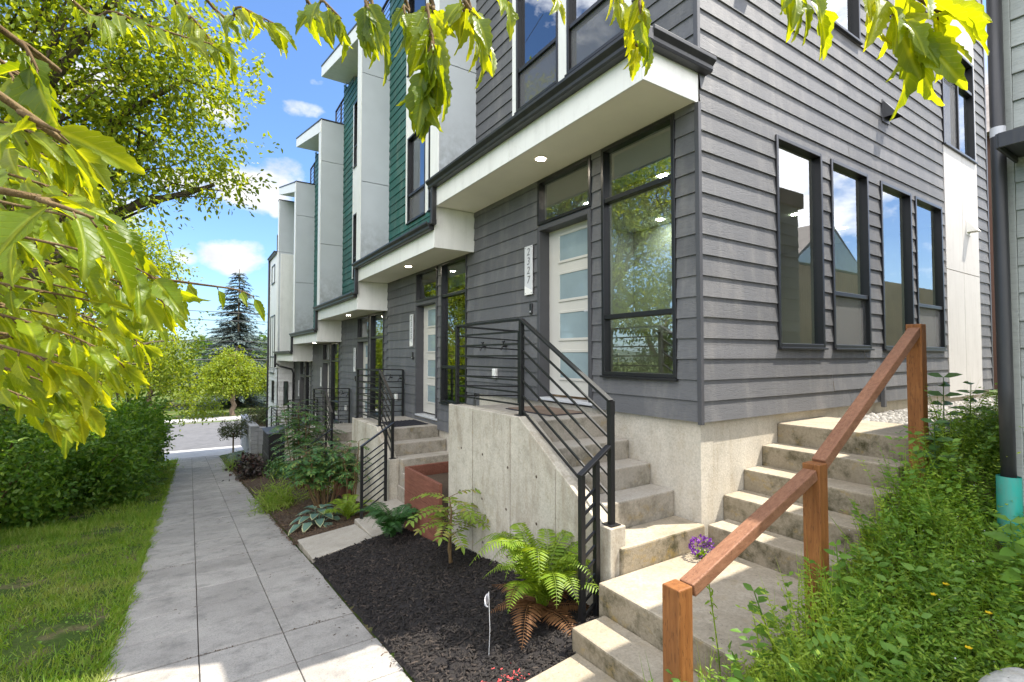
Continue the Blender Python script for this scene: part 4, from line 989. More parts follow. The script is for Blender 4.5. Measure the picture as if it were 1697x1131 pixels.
# block wall
bw = thing('block_wall', (2.5, 28, -5), 'grey split-face block retaining wall beyond the mailbox cabinet', 'retaining wall')
m = MB()
for k in range(8):
    z = -4.95 + .2 * k
    off = .22 * (k % 2)
    y = 26 - off
    while y < 31.5:
        m.box(2.36 + random.uniform(-.015, .015), 2.66, max(26, y) + .006, min(31.5, y + .44) - .006, z + .005, z + .195); y += .44
    x = 2.67
    while x < 3.6: m.box(x, min(3.6, x + .44) - .012, 25.99 + random.uniform(-.012, .012), 26.25, z + .005, z + .195); x += .44
m.build('blocks', M['stone'], bw, .012)
MB().box(2.33, 2.70, 25.98, 31.5, -3.349, -3.27).build('cap_stones', M['stone'], bw, .01)
MB().box(2.7, 6, 26.26, 31.5, -5.2, -3.36).build('fill', M['soil'], bw)
pb = thing('stone_edging', gz(1.7, 24.5), 'low stone edging in front of the block wall', 'edging')
for k in range(5): MB().box(1.45, 1.62, 23.6 + .42 * k, 23.98 + .42 * k, g(1.5, 24.5) - .15, g(1.5, 24.5) + .1 + .02 * (k % 2)).build('stone', M['stone'], pb, .03)

# cone
cn = thing('traffic_cone', gz(-1.6, 27.6), 'faded orange traffic cone at the end of the lawn', 'cone')
c0 = Vector(gz(-1.6, 27.6)); MB().tube([c0 + Vector((0, 0, .03)), c0 + Vector((0, 0, .62))], [.16, .035], 14).build('body', M['cone'], cn, 0, True)
MB().box(c0.x - .2, c0.x + .2, c0.y - .2, c0.y + .2, c0.z - .01, c0.z + .03).build('base', M['cone'], cn, .01)
# utility marker flag
fl = thing('marker_flag', gz(1.72, 2.95), 'white utility marker flag on a thin wire in the bark mulch', 'flag')
f0 = Vector(gz(1.72, 2.95)); MB().tube([f0, f0 + Vector((.01, 0, .2)), f0 + Vector((0, 0, .46))], .0022, 5).build('wire_stake', M['metal'], fl)
m = MB(); N = 7
for i in range(N):
    t = i / (N - 1); m.v += [tuple(f0 + Vector((-.03 * t + .014 * math.sin(t * 5), .03 * math.sin(t * 4), .45 - .04 * t))), tuple(f0 + Vector((-.03 * t + .015 * math.sin(t * 5 + 1), .055 * math.sin(t * 4 + .6),   .36 + .03 * t)))]
for i in range(N - 1): m.f.append((2 * i, 2 * i + 1, 2 * i + 3, 2 * i + 2))
o = m.build('film', M['flag'], fl); sd = o.modifiers.new('solid', 'SOLIDIFY'); sd.thickness = .0008
# purple flower in the crack of the lower landing
pf = thing('purple_flower', (3.4, 2.5, -1.59), 'small purple flowers growing from the crack in the lower landing', 'flower')
n = 170; v = rdir(n); P = np.array((3.4, 2.5, -1.50)) + v * np.array((.085, .075, .06)); scatter('petals', T_quadleaf(.7), P, v + rng.normal(0, .3, (n, 3)), rdir(n), rng.uniform(.02, .035, n), M['purple'], pf)
n = 60; v = rdir(n); v[:, 2] = np.abs(v[:, 2]); scatter('leaves', T_blade(.2, .4), np.tile((3.4, 2.5, -1.595), (n, 1)), v + (0, 0, .6), rdir(n), rng.uniform(.05, .1, n), L['weed'], pf)

# ------------------------------------------------------------------ weed bank on the right
STEM = []
def sprigs(n, area, seed, size=(.16, .32), lf=.022, npair=8):
    q = np.random.default_rng(seed); x, y = area(q, n)
    P, D, U, S = [], [], [], []
    for a, b in zip(x, y):
        z = g(a, b); h = q.uniform(*size) * (1 + .45 * math.sin(a * 4.3 + b * 2) * math.sin(b * 5.1 - a * 1.7)) * (1.25 if b > 1.0 else 1); lean = q.normal(0, .45, 2); lean[1] = min(lean[1], .25 if b < 1.2 else .05); lean[0] = max(lean[0], -.2) if a < 2.2 else lean[0]; az = q.uniform(0, 6.28)
        tip = np.array((lean[0] * h, lean[1] * h, h)); STEM.append(((a, b, z), tip * .98 - np.array((0, 0, .2 * h)), h)); sd = np.array((math.cos(az), math.sin(az), q.uniform(-.2, .2)))
        for i in range(npair):
            t = .3 + .7 * i / (npair - 1); o = np.array((a, b, z)) + tip * t + np.array((0, 0, -.25 * h * t * t))
            for sg in (-1, 1): P.append(o); D.append(sd * sg + tip / h * .5); S.append(lf * (1.25 - .5 * t) * q.uniform(.8, 1.4))
    U = np.c_[q.normal(-.35, .55, (len(P), 2)), np.ones(len(P))]
    return P, D, U, S
def bank_area(q, n):
    x = 1.55 + 8 * q.uniform(0, 1, n) ** 1.6; y = q.uniform(-.6, 1.5, n)
    bump = .12 * np.sin(x * 3.3) ; y = np.minimum(y, 1.56 + bump * .5)
    k = (x < 4.5) | (y > 1.0); return x[k], y[k]
P, D, U, S = sprigs(14500, bank_area, 41, (.16, .42), .028)
tag(scatter('weeds', T_leaf(.4, .05, .1), P, D, U, S, L['weed']), kind='stuff')
tag(scatter('weed_stems', T_blade(.012, .0), [q[0] for q in STEM], [q[1] for q in STEM], np.tile((.3, 1., .2), (len(STEM), 1)), [q[2] for q in STEM], L['weed']), kind='stuff')
P, D, U, S = sprigs(1100, bank_area, 43, (.2, .5), .055, 6)
tag(scatter('leafy_weeds', T_leaf(.6, .08, .2), P, D, U, S, L['weed2']), kind='stuff')
# tall grass blades among them
n = 1300; x, y = bank_area(rng, n); n = len(x); P = np.array([gz(a, b) for a, b in zip(x, y)])
tag(scatter('tall_grass', T_blade(.035, .7), P, np.c_[rng.normal(0, .5, (n, 2)), np.ones(n)], np.c_[rdir(n)[:, :2], np.zeros(n) + .2], rng.uniform(.15, .42, n), L['grass']), kind='stuff')
# white specks of tiny flowers
n = 700; x, y = bank_area(rng, n); n = len(x); P = np.array([(a, b, g(a, b) + rng.uniform(.14, .32)) for a, b in zip(x, y)])
tag(scatter('tiny_flowers', T_quadleaf(.8), P, rdir(n), np.tile((0, 0, 1.), (n, 1)), rng.uniform(.006, .012, n), M['flag']), kind='stuff')

def leafy(name, loc, h, n, leaf, mat, label, seed, lean=(0, 0), group='leafy weeds on the bank', wid=.5):
    q = np.random.default_rng(seed); root = thing(name, loc, label, 'weed', group); L0 = Vector(loc); tip = L0 + Vector((lean[0], lean[1], h))
    MB().tube([L0, L0.lerp(tip, .5) + Vector((.01, .01, 0)), tip], [.007, .005, .003], 5).build('stem', L[mat], root)
    P, D, U, S = [], [], [], []
    for k in range(n):
        t = .15 + .85 * k / (n - 1)
        for s_ in (0, math.pi):
            a = k * 1.57 + s_ + q.uniform(-.2, .2); P.append(tuple(L0.lerp(tip, t))); D.append((math.cos(a), math.sin(a), .35 - .3 * (1 - t))); U.append((-.7 + q.normal(0, .3), -.55 + q.normal(0, .3), .8)); S.append(leaf * (1.1 - .55 * t) * q.uniform(.85, 1.1))
    scatter('leaves', T_leaf(wid, .08, .2), P, D, U, S, L[mat], root); return root
leafy('tall_weed', (4.95, 1.42, -.95), .78, 10, .2, 'darkweed', 'tall dark leafy weed beside the top handrail post', 51, (.05, .02))
leafy('tall_weed', (5.35, 1.38, -.9), .66, 9, .19, 'darkweed', 'dark leafy weed in front of the white side panel', 52, (.06, 0))
leafy('tall_weed', (4.5, 1.34, -.98), .5, 8, .16, 'darkweed', 'short dark leafy weed at the foot of the top handrail post', 53, (-.05, 0))
leafy('broadleaf_weed', (2.15, 1.28, -1.86), .36, 6, .15, 'weed2', 'broad-leaved weed at the foot of the near handrail post', 54, (.02, .1), wid=.6)
leafy('broadleaf_weed', (2.62, 1.46, -1.62), .34, 6, .14, 'weed2', 'broad-leaved weed leaning over the lower landing', 55, (-.03, .12), wid=.6)
leafy('broadleaf_weed', (3.05, 1.32, -1.48), .42, 7, .12, 'weed2', 'broad-leaved weed below the middle handrail post', 56, (0, .05), wid=.5)
leafy('broadleaf_weed', (3.85, .8, -1.25), .34, 6, .17, 'weed2', 'broad-leaved weed in front of the teal drain pipe', 57, (-.05, .02), wid=.55)
for i, (x, y, hh, lab) in enumerate(((3.30, 1.02, .33, 'yellow buttercup highest of the four on the weedy bank'), (3.42, 1.0, .32, 'yellow buttercup right beside the highest one'), (3.22, .86, .27, 'yellow buttercup lowest and leftmost on the weedy bank'), (3.46, .84, .29, 'yellow buttercup nearest the teal drain pipe'))):
    z = g(x, y); r = thing('buttercup', (x, y, z), lab, 'flower', 'yellow buttercups')
    MB().tube([(x, y, z), (x + .01, y, z + hh)], .0018, 4).build('stem', L['weed'], r)
    a = np.arange(6) * 1.047; scatter('petals', T_quadleaf(.95, .1, -.2), np.tile((x + .01, y, z + hh), (6, 1)), np.c_[np.cos(a), np.sin(a), np.full(6, .35)], np.tile((0, 0, 1.), (6, 1)), .02, M['yellow'], r)
# tall thin stem over the lower landing
ts = thing('seed_stalk', (2.3, 1.62, -1.78), 'thin green seed stalk rising beside the near handrail post', 'weed')
MB().tube([(2.28, 1.56, -1.8), (2.27, 1.58, -1.5), (2.22, 1.6, -1.12)], .0035, 5).build('stem', L['weed'], ts)
n = 26; t = rng.uniform(.3, 1, n); scatter('leaves', T_leaf(.3), np.c_[2.28 - .06 * t, 1.56 + .04 * t, -1.8 + .68 * t], rdir(n), rdir(n) + (0, 0, 1), rng.uniform(.02, .05, n), L['weed'], ts)
# rock at bottom right
def rock(loc, r, label, seed):
    q = np.random.default_rng(seed); bm = MB(); N = 10; Mm = 7; C = Vector(loc)
    for j in range(Mm + 1):
        ph = math.pi * j / Mm
        for i in range(N):
            th = 2 * math.pi * i / N; k = 1 + q.uniform(-.14, .14)
            bm.v.append(tuple(C + Vector((r[0] * math.sin(ph) * math.cos(th) * k, r[1] * math.sin(ph) * math.sin(th) * k, r[2] * max(-.6, min(.75, math.cos(ph))) * k))))
    for j in range(Mm):
        for i in range(N): a = j * N + i; b = j * N + (i + 1) % N; bm.f.append((a, b, b + N, a + N))
    o = bm.build('rock', M['rock'], None, 0, True); ss = o.modifiers.new('sub', 'SUBSURF'); ss.levels = ss.render_levels = 2
    return tag(o, label, 'rock')
rock((3.0, .58, -1.5), (.22, .2, .17), 'pale flat-topped rock half buried in the weeds at the lower right corner', 3)

# ------------------------------------------------------------------ neighbour house
nb = thing('neighbour_house', (6.5, -2, -1.2), 'grey-green lap-sided neighbour house at the right edge', 'house')
NX, NY = 4.46, .98; NT_ = 2.5
m = MB(); laps(m, 'y', NX, -7, NY - .09, -1.02 - .178, NT_, exp=.178); m.build('siding', M['grey_green'], nb)
m = MB(); m.box(NX - .02, NX + .02, NY - .088, NY + .02, -1.02, NT_); m.build('corner_trim', M['grey_green'], nb, .004)
m = MB(); laps(m, 'x', NY, NX, 8.6, -1.02, NT_, exp=.178); 
for i, v in enumerate(m.v): m.v[i] = (v[0], 2 * NY - v[1], v[2])
m.f = [q[::-1] for q in m.f]; m.build('side_siding', M['grey_green'], nb)
m = MB(); m.box(NX + .03, 8.6, -7, NY - .03, -1.6, NT_ - .03); m.build('wall_core', M['grey_green'], nb)
m = MB(); m.hexa([(NX - .1, -7.2, NT_), (8.7, -7.2, NT_), (8.7, NY + .06, NT_), (NX - .1, NY + .06, NT_), (NX - .1, -7.2, NT_ + .15), (8.7, -7.2, NT_ + .25), (8.7, NY + .06, NT_ + .25), (NX - .1, NY + .06, NT_ + .15)]); m.build('roof', M['shingle'], nb)
m = MB(); m.box(NX - .42, NX - .021, -3, NY - .11, 1.27, 1.3); m.box(NX - .44, NX - .421, -3, NY - .105, 1.24, 1.33); m.box(NX - .43, NX - .02, NY - .108, NY - .092, 1.24, 1.33); m.build('awning', M['gutter'], nb, .004)
dp = thing('drain_pipe', (4.36, .96, -1.2), 'tall black downspout seated in a teal pipe at the neighbour corner', 'pipe')
m = MB(); m.tube([(NX - .085, NY - .03, NT_), (NX - .085, NY - .03, 1.2), (NX - .1, NY - .035, -.2), (NX - .115, NY - .04, -.92)], .038, 16); m.build('downspout', M['gutter'], dp, 0, True)
m = MB(); m.tube([(NX - .115, NY - .04, -1.5), (NX - .115, NY - .04, -.76)], .06, 20, False); m.tube([(NX - .115, NY - .04, -.76), (NX - .115, NY - .04, -1.2)], .053, 20, False); o = m.build('teal_pipe', M['teal_pipe'], dp, 0, True)
m = MB(); m.tube([(NX - .085, NY - .03, 1.42), (NX - .085, NY - .03, 1.48)], .0395, 16, False); m.build('tape', M['flag'], dp, 0, True)

# house glimpsed in the gap, houses and fence uphill that the side windows mirror
bh = thing('brown_house', (24, 4.5, -.5), 'brown house with shingled roof glimpsed through the narrow gap', 'house')
m = MB(); m.box(20, 28, 2.9, 8, -1, 6.6); m.build('wall', M['brownwall'], bh)
m = MB(); m.hexa([(19.6, 2.6, 6.6), (28.4, 2.6, 6.6), (28.4, 8.4, 6.6), (19.6, 8.4, 6.6), (22.5, 2.6, 9.2), (25.5, 2.6, 9.2), (25.5, 8.4, 9.2), (22.5, 8.4, 9.2)]); m.build('roof', M['shingle'], bh)
m = MB(); m.box(19.5, 28.5, 2.5, 2.6, 6.35, 6.7); m.build('eave', M['white'], bh)
def gable(x, y, w, dd, z0, h, rh, label):
    r = thing('gabled_house', (x, y, z0), label, 'house', 'gabled houses uphill')
    MB().box(x - w / 2, x + w / 2, y - dd, y, z0, z0 + h).build('wall', M['housewall'], r)
    MB().prism([(-w / 2 - .4, z0 + h - .1), (w / 2 + .4, z0 + h - .1), (0, z0 + h + rh)], lambda a, b, t: (x + a, t, b), y - dd - .3, y + .35).build('roof', M['shingle'], r)
    MB().prism([(-w / 2, z0 + h), (w / 2, z0 + h), (0, z0 + h + rh - .45)], lambda a, b, t: (x + a, t, b), y + .352, y + .4).build('gable_wall', M['housewall'], r)
    for px in (-w * .22, w * .22):
        f = MB().box(x + px - .7, x + px + .7, y + .001, y + .06, z0 + h - 2.2, z0 + h - .5).build('window', M['white'], r)
        MB().box(x + px - .58, x + px + .58, y + .061, y + .07, z0 + h - 2.1, z0 + h - .6).build('pane', M['frost'], f)
gable(25, -11, 9, 9, 0, 5.6, 3., 'grey gabled house uphill behind the camera, nearer of two'); gable(38, -12, 10, 9, 0, 6.2, 3.4, 'grey gabled house uphill behind the camera, farther of two')
wf = thing('board_fence', (16, -2.4, .3), 'tall brown board fence uphill behind the camera', 'fence')
m = MB()
for k in range(110): m.box(9.5 + .15 * k, 9.64 + .15 * k, -2.42, -2.4, .1, 2.75 + random.uniform(-.01, .01))
m.build('boards', M['fence'], wf)
MB().box(9.5, 26, -2.47, -2.421, 2.4, 2.5).build('rail', M['fence'], wf)
bnk = MB(); bnk.hexa([(8.8, -30, -1.4), (60, -30, -1.4), (60, .2, -1.4), (8.8, .2, -1.4), (9, -30, .2), (60, -30, .2), (60, -2.2, .2), (9, -2.2, .2)]); tag(bnk.build('terrain', M['ground']), kind='structure')

# slatted fence across the lawn (seen in the front windows)
sf = thing('slat_fence', (-5.6, 10, -2.8), 'dark slatted wooden fence behind the hedge on the left', 'fence')
m = MB()
for k in range(105):
    y = 4 + .105 * k; m.box(-5.63, -5.6, y, y + .055, sw(y) + .05, sw(y) + 2.0)
m.build('slats', M['fence'], sf)
m = MB(); m.bar((-5.64, 4, sw(4) + .4), (-5.64, 15, sw(15) + .4), .04, .09); m.bar((-5.64, 4, sw(4) + 1.7), (-5.64, 15, sw(15) + 1.7), .04, .09); m.build('rails', M['fence'], sf)

# ------------------------------------------------------------------ trees
def tree(name, loc, blobs, n, leaf, mat, label, bark, seed, r0=.16, th=2.2, group='trees left of the sidewalk', T=None, per=9, lean=(0, 0), cat='tree', fork=None, droop=.25, twigs=90):
    q = np.random.default_rng(seed); root = thing(name, loc, label, cat, group); L0 = Vector(loc)
    top = L0 + Vector((lean[0], lean[1], th))
    tr = MB(); N = 7
    tr.tube([L0 - Vector((0, 0, .3))] + [L0.lerp(top, t) + Vector((q.normal(0, r0 * .35), q.normal(0, r0 * .35), 0)) for t in np.linspace(.04, 1, N)], [r0 * 1.35] + [r0 * (1.15 - .35 * t) for t in np.linspace(.04, 1, N)], 10)
    tr.build('trunk', M[bark], root, 0, True)
    lm = MB(); tipsets = []
    def limb(a, b, ra, rb_, wob=.12, n=7):
        ln = (b - a).length; pts = []
        for t in np.linspace(0, 1, n):
            o = Vector((q.normal(0, 1), q.normal(0, 1), q.normal(0, 1))) * (wob * ln * .25 * math.sin(math.pi * t)) + Vector((0, 0, .12 * ln * math.sin(math.pi * t)))
            pts.append(a.lerp(b, t) + o)
        lm.tube(pts, [ra + (rb_ - ra) * t for t in np.linspace(0, 1, n)], 7, True); return pts
    B = [(np.array(c, float), np.array(r, float)) for c, r in blobs]
    for c, r in B:
        base = L0.lerp(top, q.uniform(.72, 1)); main = limb(base, Vector(c), r0 * .62, r0 * .16); tipsets.append(main)
    vol = np.array([np.prod(r) ** (2 / 3) for c, r in B]); vol /= vol.sum(); nc = n // per
    P, D, U, S = [], [], [], []
    bi = q.choice(len(B), nc, p=vol); v = q.normal(size=(nc, 3)); v /= np.linalg.norm(v, axis=1, keepdims=True)
    C = np.array([B[i][0] for i in bi]); Rr = np.array([B[i][1] for i in bi]); f = q.uniform(.12, 1.0, nc) ** .5 * (1 + .18 * q.normal(size=nc))
    cp = C + v * Rr * f[:, None]
    # gaps: drop clusters where a coarse wave pattern is low
    w = np.sin(cp[:, 0] * 2.9 / leaf * .05 + seed) + np.sin(cp[:, 1] * 2.3 / leaf * .05 + 2 * seed) + np.sin(cp[:, 2] * 3.1 / leaf * .05 + seed * 3)
    keep = w + q.normal(0, .9, nc) > -.85; cp, v, bi = cp[keep], v[keep], bi[keep]; nc = len(cp)
    for j in q.choice(nc, min(twigs, nc), replace=False):
        ms = tipsets[bi[j]]; a = ms[int(q.integers(2, len(ms)))]; limb(a, Vector(cp[j]), r0 * .14, r0 * .03, .25, 5)
    lm.build('branches', M[bark], root, 0, True)
    tw = q.normal(size=(nc, 3)) * .5 + v * .7 + np.array((0, 0, -droop)); tw /= np.linalg.norm(tw, axis=1, keepdims=True)
    tt = np.tile(np.linspace(-.5, 1, per), nc)
    P = np.repeat(cp, per, 0) + np.repeat(tw, per, 0) * tt[:, None] * leaf * 2.6 + q.normal(0, leaf * .55, (nc * per, 3))
    D = np.repeat(tw, per, 0) + q.normal(0, .75, (nc * per, 3)) + np.array((0, 0, -droop)); U = q.normal(0, .55, (nc * per, 3)) + np.array((0, 0, 1.))
    scatter('crown', T or T_quadleaf(.58, .12, .12), P, D, U, leaf * q.uniform(.65, 1.3, nc * per), L[mat], root)
    return root
# old mossy tree on the left, crown over the lawn
tb = gz(-3.3, 11.6)
tree('mossy_tree', tb, [((-4.2, 10.6, 3.4), (1.9, 2.0, 1.5)), ((-2.6, 12.2, 4.6), (2.0, 2.2, 1.6)), ((-.7, 12.6, 4.5), (1.7, 1.9, 1.0)), ((-.2, 11.9, 5.6), (1.3, 1.5, .8)), ((.35, 12.4, 3.7), (.8, 1.1, .55)), ((-3.6, 11.5, 6.4), (2.6, 2.4, 1.6)), ((-1.2, 11.2, 6.6), (2.0, 2, 1.2)), ((-5.6, 11, 5), (2, 2.2, 2)), ((-4.8, 11.8, 1.6), (1.5, 1.6, .9)), ((-2.4, 12.3, 1.5), (1.0, 1.1, .6)), ((-1.8, 12.0, 3.2), (1.5, 1.5, .8))], 52000, .115, 'tree', 'old mossy tree with crooked dark limbs leaning over the lawn from the left', 'bark', 61, .24, 4.2, lean=(.5, .3), T=T_leaf(.62, .1, .15), twigs=170)
tree('hedge_tree', gz(-4.0, 19.5), [((-3.6, 20.2, .2), (1.9, 2, 1.7)), ((-1.4, 22.8, 1.5), (1.6, 2.0, 1.6)), ((-4.2, 21, 3.0), (2, 2, 1.8)), ((-1.7, 23, 3.5), (1.4, 1.8, 1.5)), ((-1.3, 22.6, -.3), (1.3, 1.6, 1.0)), ((-2.9, 22, 4.4), (1.6, 1.8, 1.3)), ((-.6, 23, .6), (1.0, 1.4, .9))], 44000, .13, 'tree', 'dark leafy tree behind the old mossy tree', 'bark', 62, .17, 2.6)
tree('spreading_tree', gz(-2.7, 29.6), [((-2.2, 29.5, -.9), (2.2, 2.6, 1.5)), ((-.7, 29.2, -1.7), (1.6, 2.2, 1.0)), ((-3.6, 30, .2), (2, 2, 1.5)), ((.1, 29.6, -2.5), (1.2, 1.6, .7)), ((-1.5, 30, .3), (1.3, 1.8, .9))], 22000, .15, 'lime', 'low spreading green tree overhanging the end of the lawn', 'bark', 63, .13, 2.2)
tree('street_tree', (3.1, 49.5, ZR), [((3.1, 49.5, -.9), (2.0, 2.0, 1.2)), ((2.2, 49, -1.9), (1.7, 1.7, 1.0)), ((4.2, 49.8, -1.8), (1.6, 1.6, 1.1)), ((3.2, 49.5, .1), (1.2, 1.1, .9)), ((2.6, 49, -2.7), (2.2, 1.9, .6))], 15000, .2, 'lime', 'small lime-green street tree across the road in front of the spruce', 'bark2', 64, .2, 2.6, 'trees across the road')
tree('street_tree', (6.6, 51, ZR), [((6.9, 51, -1.8), (1.8, 2, 1.1)), ((5.6, 51, -2.6), (1.2, 1.5, .8)), ((8, 51, -1), (1.8, 2, 1.3))], 5000, .2, 'lime', 'leaning two-stemmed lime tree right of the lime street tree', 'bark2', 65, .13, 2.2, 'trees across the road', lean=(-.8, 0))
tree('back_tree', (-3.5, 62, ZR), [((-3.5, 62, -1.5), (3.5, 3, 2)), ((-6, 62, .5), (3.5, 3, 2.5)), ((-.5, 63, -2.6), (2.6, 3, 1.4))], 6000, .32, 'lime', 'pale green rounded tree across the road, left of the spruce', 'bark2', 66, .25, 3, 'trees across the road')
tree('back_tree', (-14, 58, ZR), [((-14, 58, 0), (5, 4, 4)), ((-11, 59, -2), (4, 4, 2.5)), ((-17, 58, 1), (4, 4, 4))], 6000, .36, 'tree', 'broad green tree across the road, farthest left', 'bark2', 67, .3, 3, 'trees across the road')
tree('back_tree', (9, 66, ZR), [((9, 66, -1.5), (4, 3, 2.4)), ((13, 67, -.5), (4, 4, 3))], 5000, .36, 'tree_dark', 'dark tree across the road, right of the spruce', 'bark2', 68, .3, 3, 'trees across the road')
tree('garden_tree', gz(-9.5, 14), [((-9.5, 14, 1.5), (2.6, 3, 2.2)), ((-8.5, 16, 3.4), (2.6, 3, 2)), ((-11, 13, 4), (3, 3, 2.2))], 12000, .16, 'tree_dark', 'dark garden tree beyond the slatted fence at the left edge', 'bark', 69, .2, 3)
tree('garden_tree', gz(-7.5, 24), [((-7.5, 24, 1), (2.6, 3, 2.4)), ((-6.5, 25, 3.2), (2.4, 3, 2)), ((-9, 23, 3), (3, 3, 2.2))], 10000, .17, 'tree', 'green garden tree farther along behind the hedge', 'bark', 70, .2, 3)
n = 9000; x = rng.uniform(-60, 45, n); y = 84 + rng.uniform(0, 26, n); hh = 5.5 + 2.2 * np.sin(x * .23) + 1.6 * np.sin(x * .61 + 1) + np.sin(x * 1.3)
P = np.c_[x, y, ZR + hh * rng.uniform(0, 1, n) ** .6]
tag(scatter('treeline', T_quadleaf(.7), P, rdir(n), rdir(n) + (0, 0, 1), rng.uniform(.6, 1.3, n), L['tree_dark']), kind='stuff')
# spruce
def spruce(loc, h, rb_, label, seed, n_wh=42):
    q = np.random.default_rng(seed); root = thing('spruce_tree', loc, label, 'tree', 'trees across the road'); L0 = Vector(loc)
    MB().tube([L0, L0 + Vector((0, 0, h))], [.28, .03], 8).build('trunk', M['bark'], root, 0, True)
    P, D, U, S = [], [], [], []; bm = MB()
    for k in range(n_wh):
        t = k / n_wh; z = h * (.06 + .93 * t); r = rb_ * (1 - t) ** .85 * q.uniform(.75, 1.15) + .15
        for j in range(int(7 + 5 * (1 - t))):
            a = q.uniform(0, 6.28); rr = r * q.uniform(.7, 1.12); N = max(4, int(rr * 6))
            hd = np.array((math.cos(a), math.sin(a), 0)); side = np.array((-hd[1], hd[0], 0)); o = np.array(L0) + (0, 0, z)
            e_ = o + hd * rr + np.array((0, 0, -.28 * rr)); bm.tube([tuple(o), tuple((o + e_) / 2 + (0, 0, -.06 * rr)), tuple(e_ + (0, 0, .08 * rr))], [.03, .02, .008], 4)
            for i in range(N):
                s_ = (i + 1) / N; p = o + hd * rr * s_ + np.array((0, 0, -.3 * rr * s_ + .12 * rr * s_ * s_))
                for sg in (-1, 0, 1):
                    P.append(p + q.normal(0, .05, 3)); D.append(hd * .9 + side * sg * .8 + np.array((0, 0, q.uniform(-.35, .1)))); U.append((q.normal(0, .3), q.normal(0, .3), 1)); S.append(.55 * q.uniform(.6, 1.1) * (1 - .35 * s_ * abs(sg)))
    scatter('crown', T_leaf(.34, -.05, .25), P, D, U, S, L['spruce'], root); bm.build('branches', M['bark'], root)
spruce((4.0, 58, ZR), 14.2, 5.4, 'tall blue-grey spruce rising behind the lime street tree', 71)
spruce((16, 74, ZR), 13, 3.6, 'distant spruce right of the tall one behind the white end block', 72, 26)
# hedge shrubs on the left
HG = [((-3.4, 13.6), (1.4, 1.5, 2.0), 'low green hedge shrub nearest the lawn at the left edge'), ((-2.2, 15.4), (1.2, 1.5, 2.1), 'rounded hedge shrub in front of the mossy trunk'), ((-4.5, 15.5), (1.8, 1.8, 3.3), 'taller hedge shrub behind the two lowest ones'), ((-1.9, 18.6), (1.1, 1.6, 2.2), 'hedge shrub beside the middle of the lawn'), ((-3.8, 18.8), (1.6, 1.8, 3.4), 'tall hedge shrub behind the middle of the lawn'), ((-2.0, 22), (1.0, 1.7, 2.1), 'hedge shrub two before the orange cone'), ((-2.2, 25.4), (.9, 1.5, 1.7), 'hedge shrub just left of the orange cone'), ((-5.6, 12.4), (1.6, 1.8, 3.0), 'leafy hedge shrub against the slatted fence'), ((-4.2, 10.9), (1.2, 1.3, .95), 'ground-hugging hedge shrub at the lower left')]
for i, ((x, y), r_, lab) in enumerate(HG):
    mound('hedge_shrub', gz(x, y), r_, 8500, .11 if y < 17 else .14, ('hedge', 'hedge', 'tree_dark', 'hedge', 'tree', 'hedge', 'tree', 'tree_dark', 'weed')[i], lab, 'shrub', T_leaf(.6, .1, .12) if y < 16 else None, 'shrubs along the lawn', 80 + i, stems=16, loose=True)

# ------------------------------------------------------------------ foreground tree: trunk beside the camera, branches over and in front of it
ft = thing('overhanging_tree', (-1.7, -.9, sw(-.9)), 'fresh yellow-green tree whose leafy branches hang into the view from the left and top', 'tree')
tr = MB(); tr.tube([(-1.7, -.9, sw(-.9) - .2), (-1.68, -.88, -.9), (-1.6, -.8, .2), (-1.4, -.6, 1.1)], [.16, .13, .11, .085], 12); tr.build('trunk', M['bark2'], ft, 0, True)
br = MB(); LP, LD, LU, LS = [], [], [], []
TOP = Vector((-1.4, -.6, 1.1))
def spray(path, nleaf, size, hang=.9, spread=.5, r=.0045, seed=0, start=.1, anchor=None):
    """path of (px, py, depth); leaves alternate along it and hang"""
    q = np.random.default_rng(seed); pts = [spot(*p) for p in path]
    if 9 <= seed < 40: nleaf = int(nleaf * 1.6); size *= .8; r *= .75
    if anchor is not None: pts = [anchor] + pts
    # smooth the path
    fine = []
    for i in range(len(pts) - 1):
        p0, p1, p2, p3 = pts[max(i - 1, 0)], pts[i], pts[i + 1], pts[min(i + 2, len(pts) - 1)]
        for t in np.linspace(0, 1, 6, endpoint=False): fine.append(.5 * ((2 * p1) + (p2 - p0) * t + (2 * p0 - 5 * p1 + 4 * p2 - p3) * t * t + (3 * p1 - p0 - 3 * p2 + p3) * t ** 3))
    fine.append(pts[-1]); N = len(fine)
    br.tube(fine, [r * (1.6 - 1.2 * i / (N - 1)) for i in range(N)], 6)
    i0 = 6 if anchor is not None else 0
    for k in range(nleaf):
        t = start + (1 - start) * k / max(1, nleaf - 1); i = min(N - 2, int(i0 + t * (N - 1 - i0))); p = fine[i]; tan = (fine[i + 1] - fine[i]).normalized()
        sd = tan.cross(Vector((0, 0, 1))).normalized() * (1 if k % 2 else -1)
        d = tan * .55 + sd * spread * q.uniform(.3, 1.2) + Vector((0, 0, -hang * q.uniform(.4, 1.2))) + Vector(q.normal(0, .18, 3))
        d.normalize(); pe = p + d * size * .16; br.tube([p, pe], .0013, 4)
        LP.append(tuple(pe)); LD.append(tuple(d)); LU.append(tuple(Vector(q.normal(0, .45, 3)) + Vector((-.15, -.5, .75)))); LS.append(size * q.uniform(.65, 1.2))
a1 = Vector((-1.15, -.1, .75)); a2 = Vector((-.75, .15, 1.0)); a3 = Vector((-.2, .45, 1.05)); a4 = Vector((.5, .55, 1.0)); a5 = Vector((.95, .5, .98)); a6 = Vector((-1.0, .1, .1))
def lb(pts, rr): br.tube(pts, rr, 8)
lb([TOP, a1, Vector((-1.02, .2, .5))], [.05, .03, .015]); lb([TOP, a2, a3, a4, a5, Vector((1.2, .5, .95))], [.06, .04, .028, .02, .014, .008]); lb([Vector((-1.6, -.8, .2)), a6, Vector((-.8, .45, .06))], [.05, .025, .012])
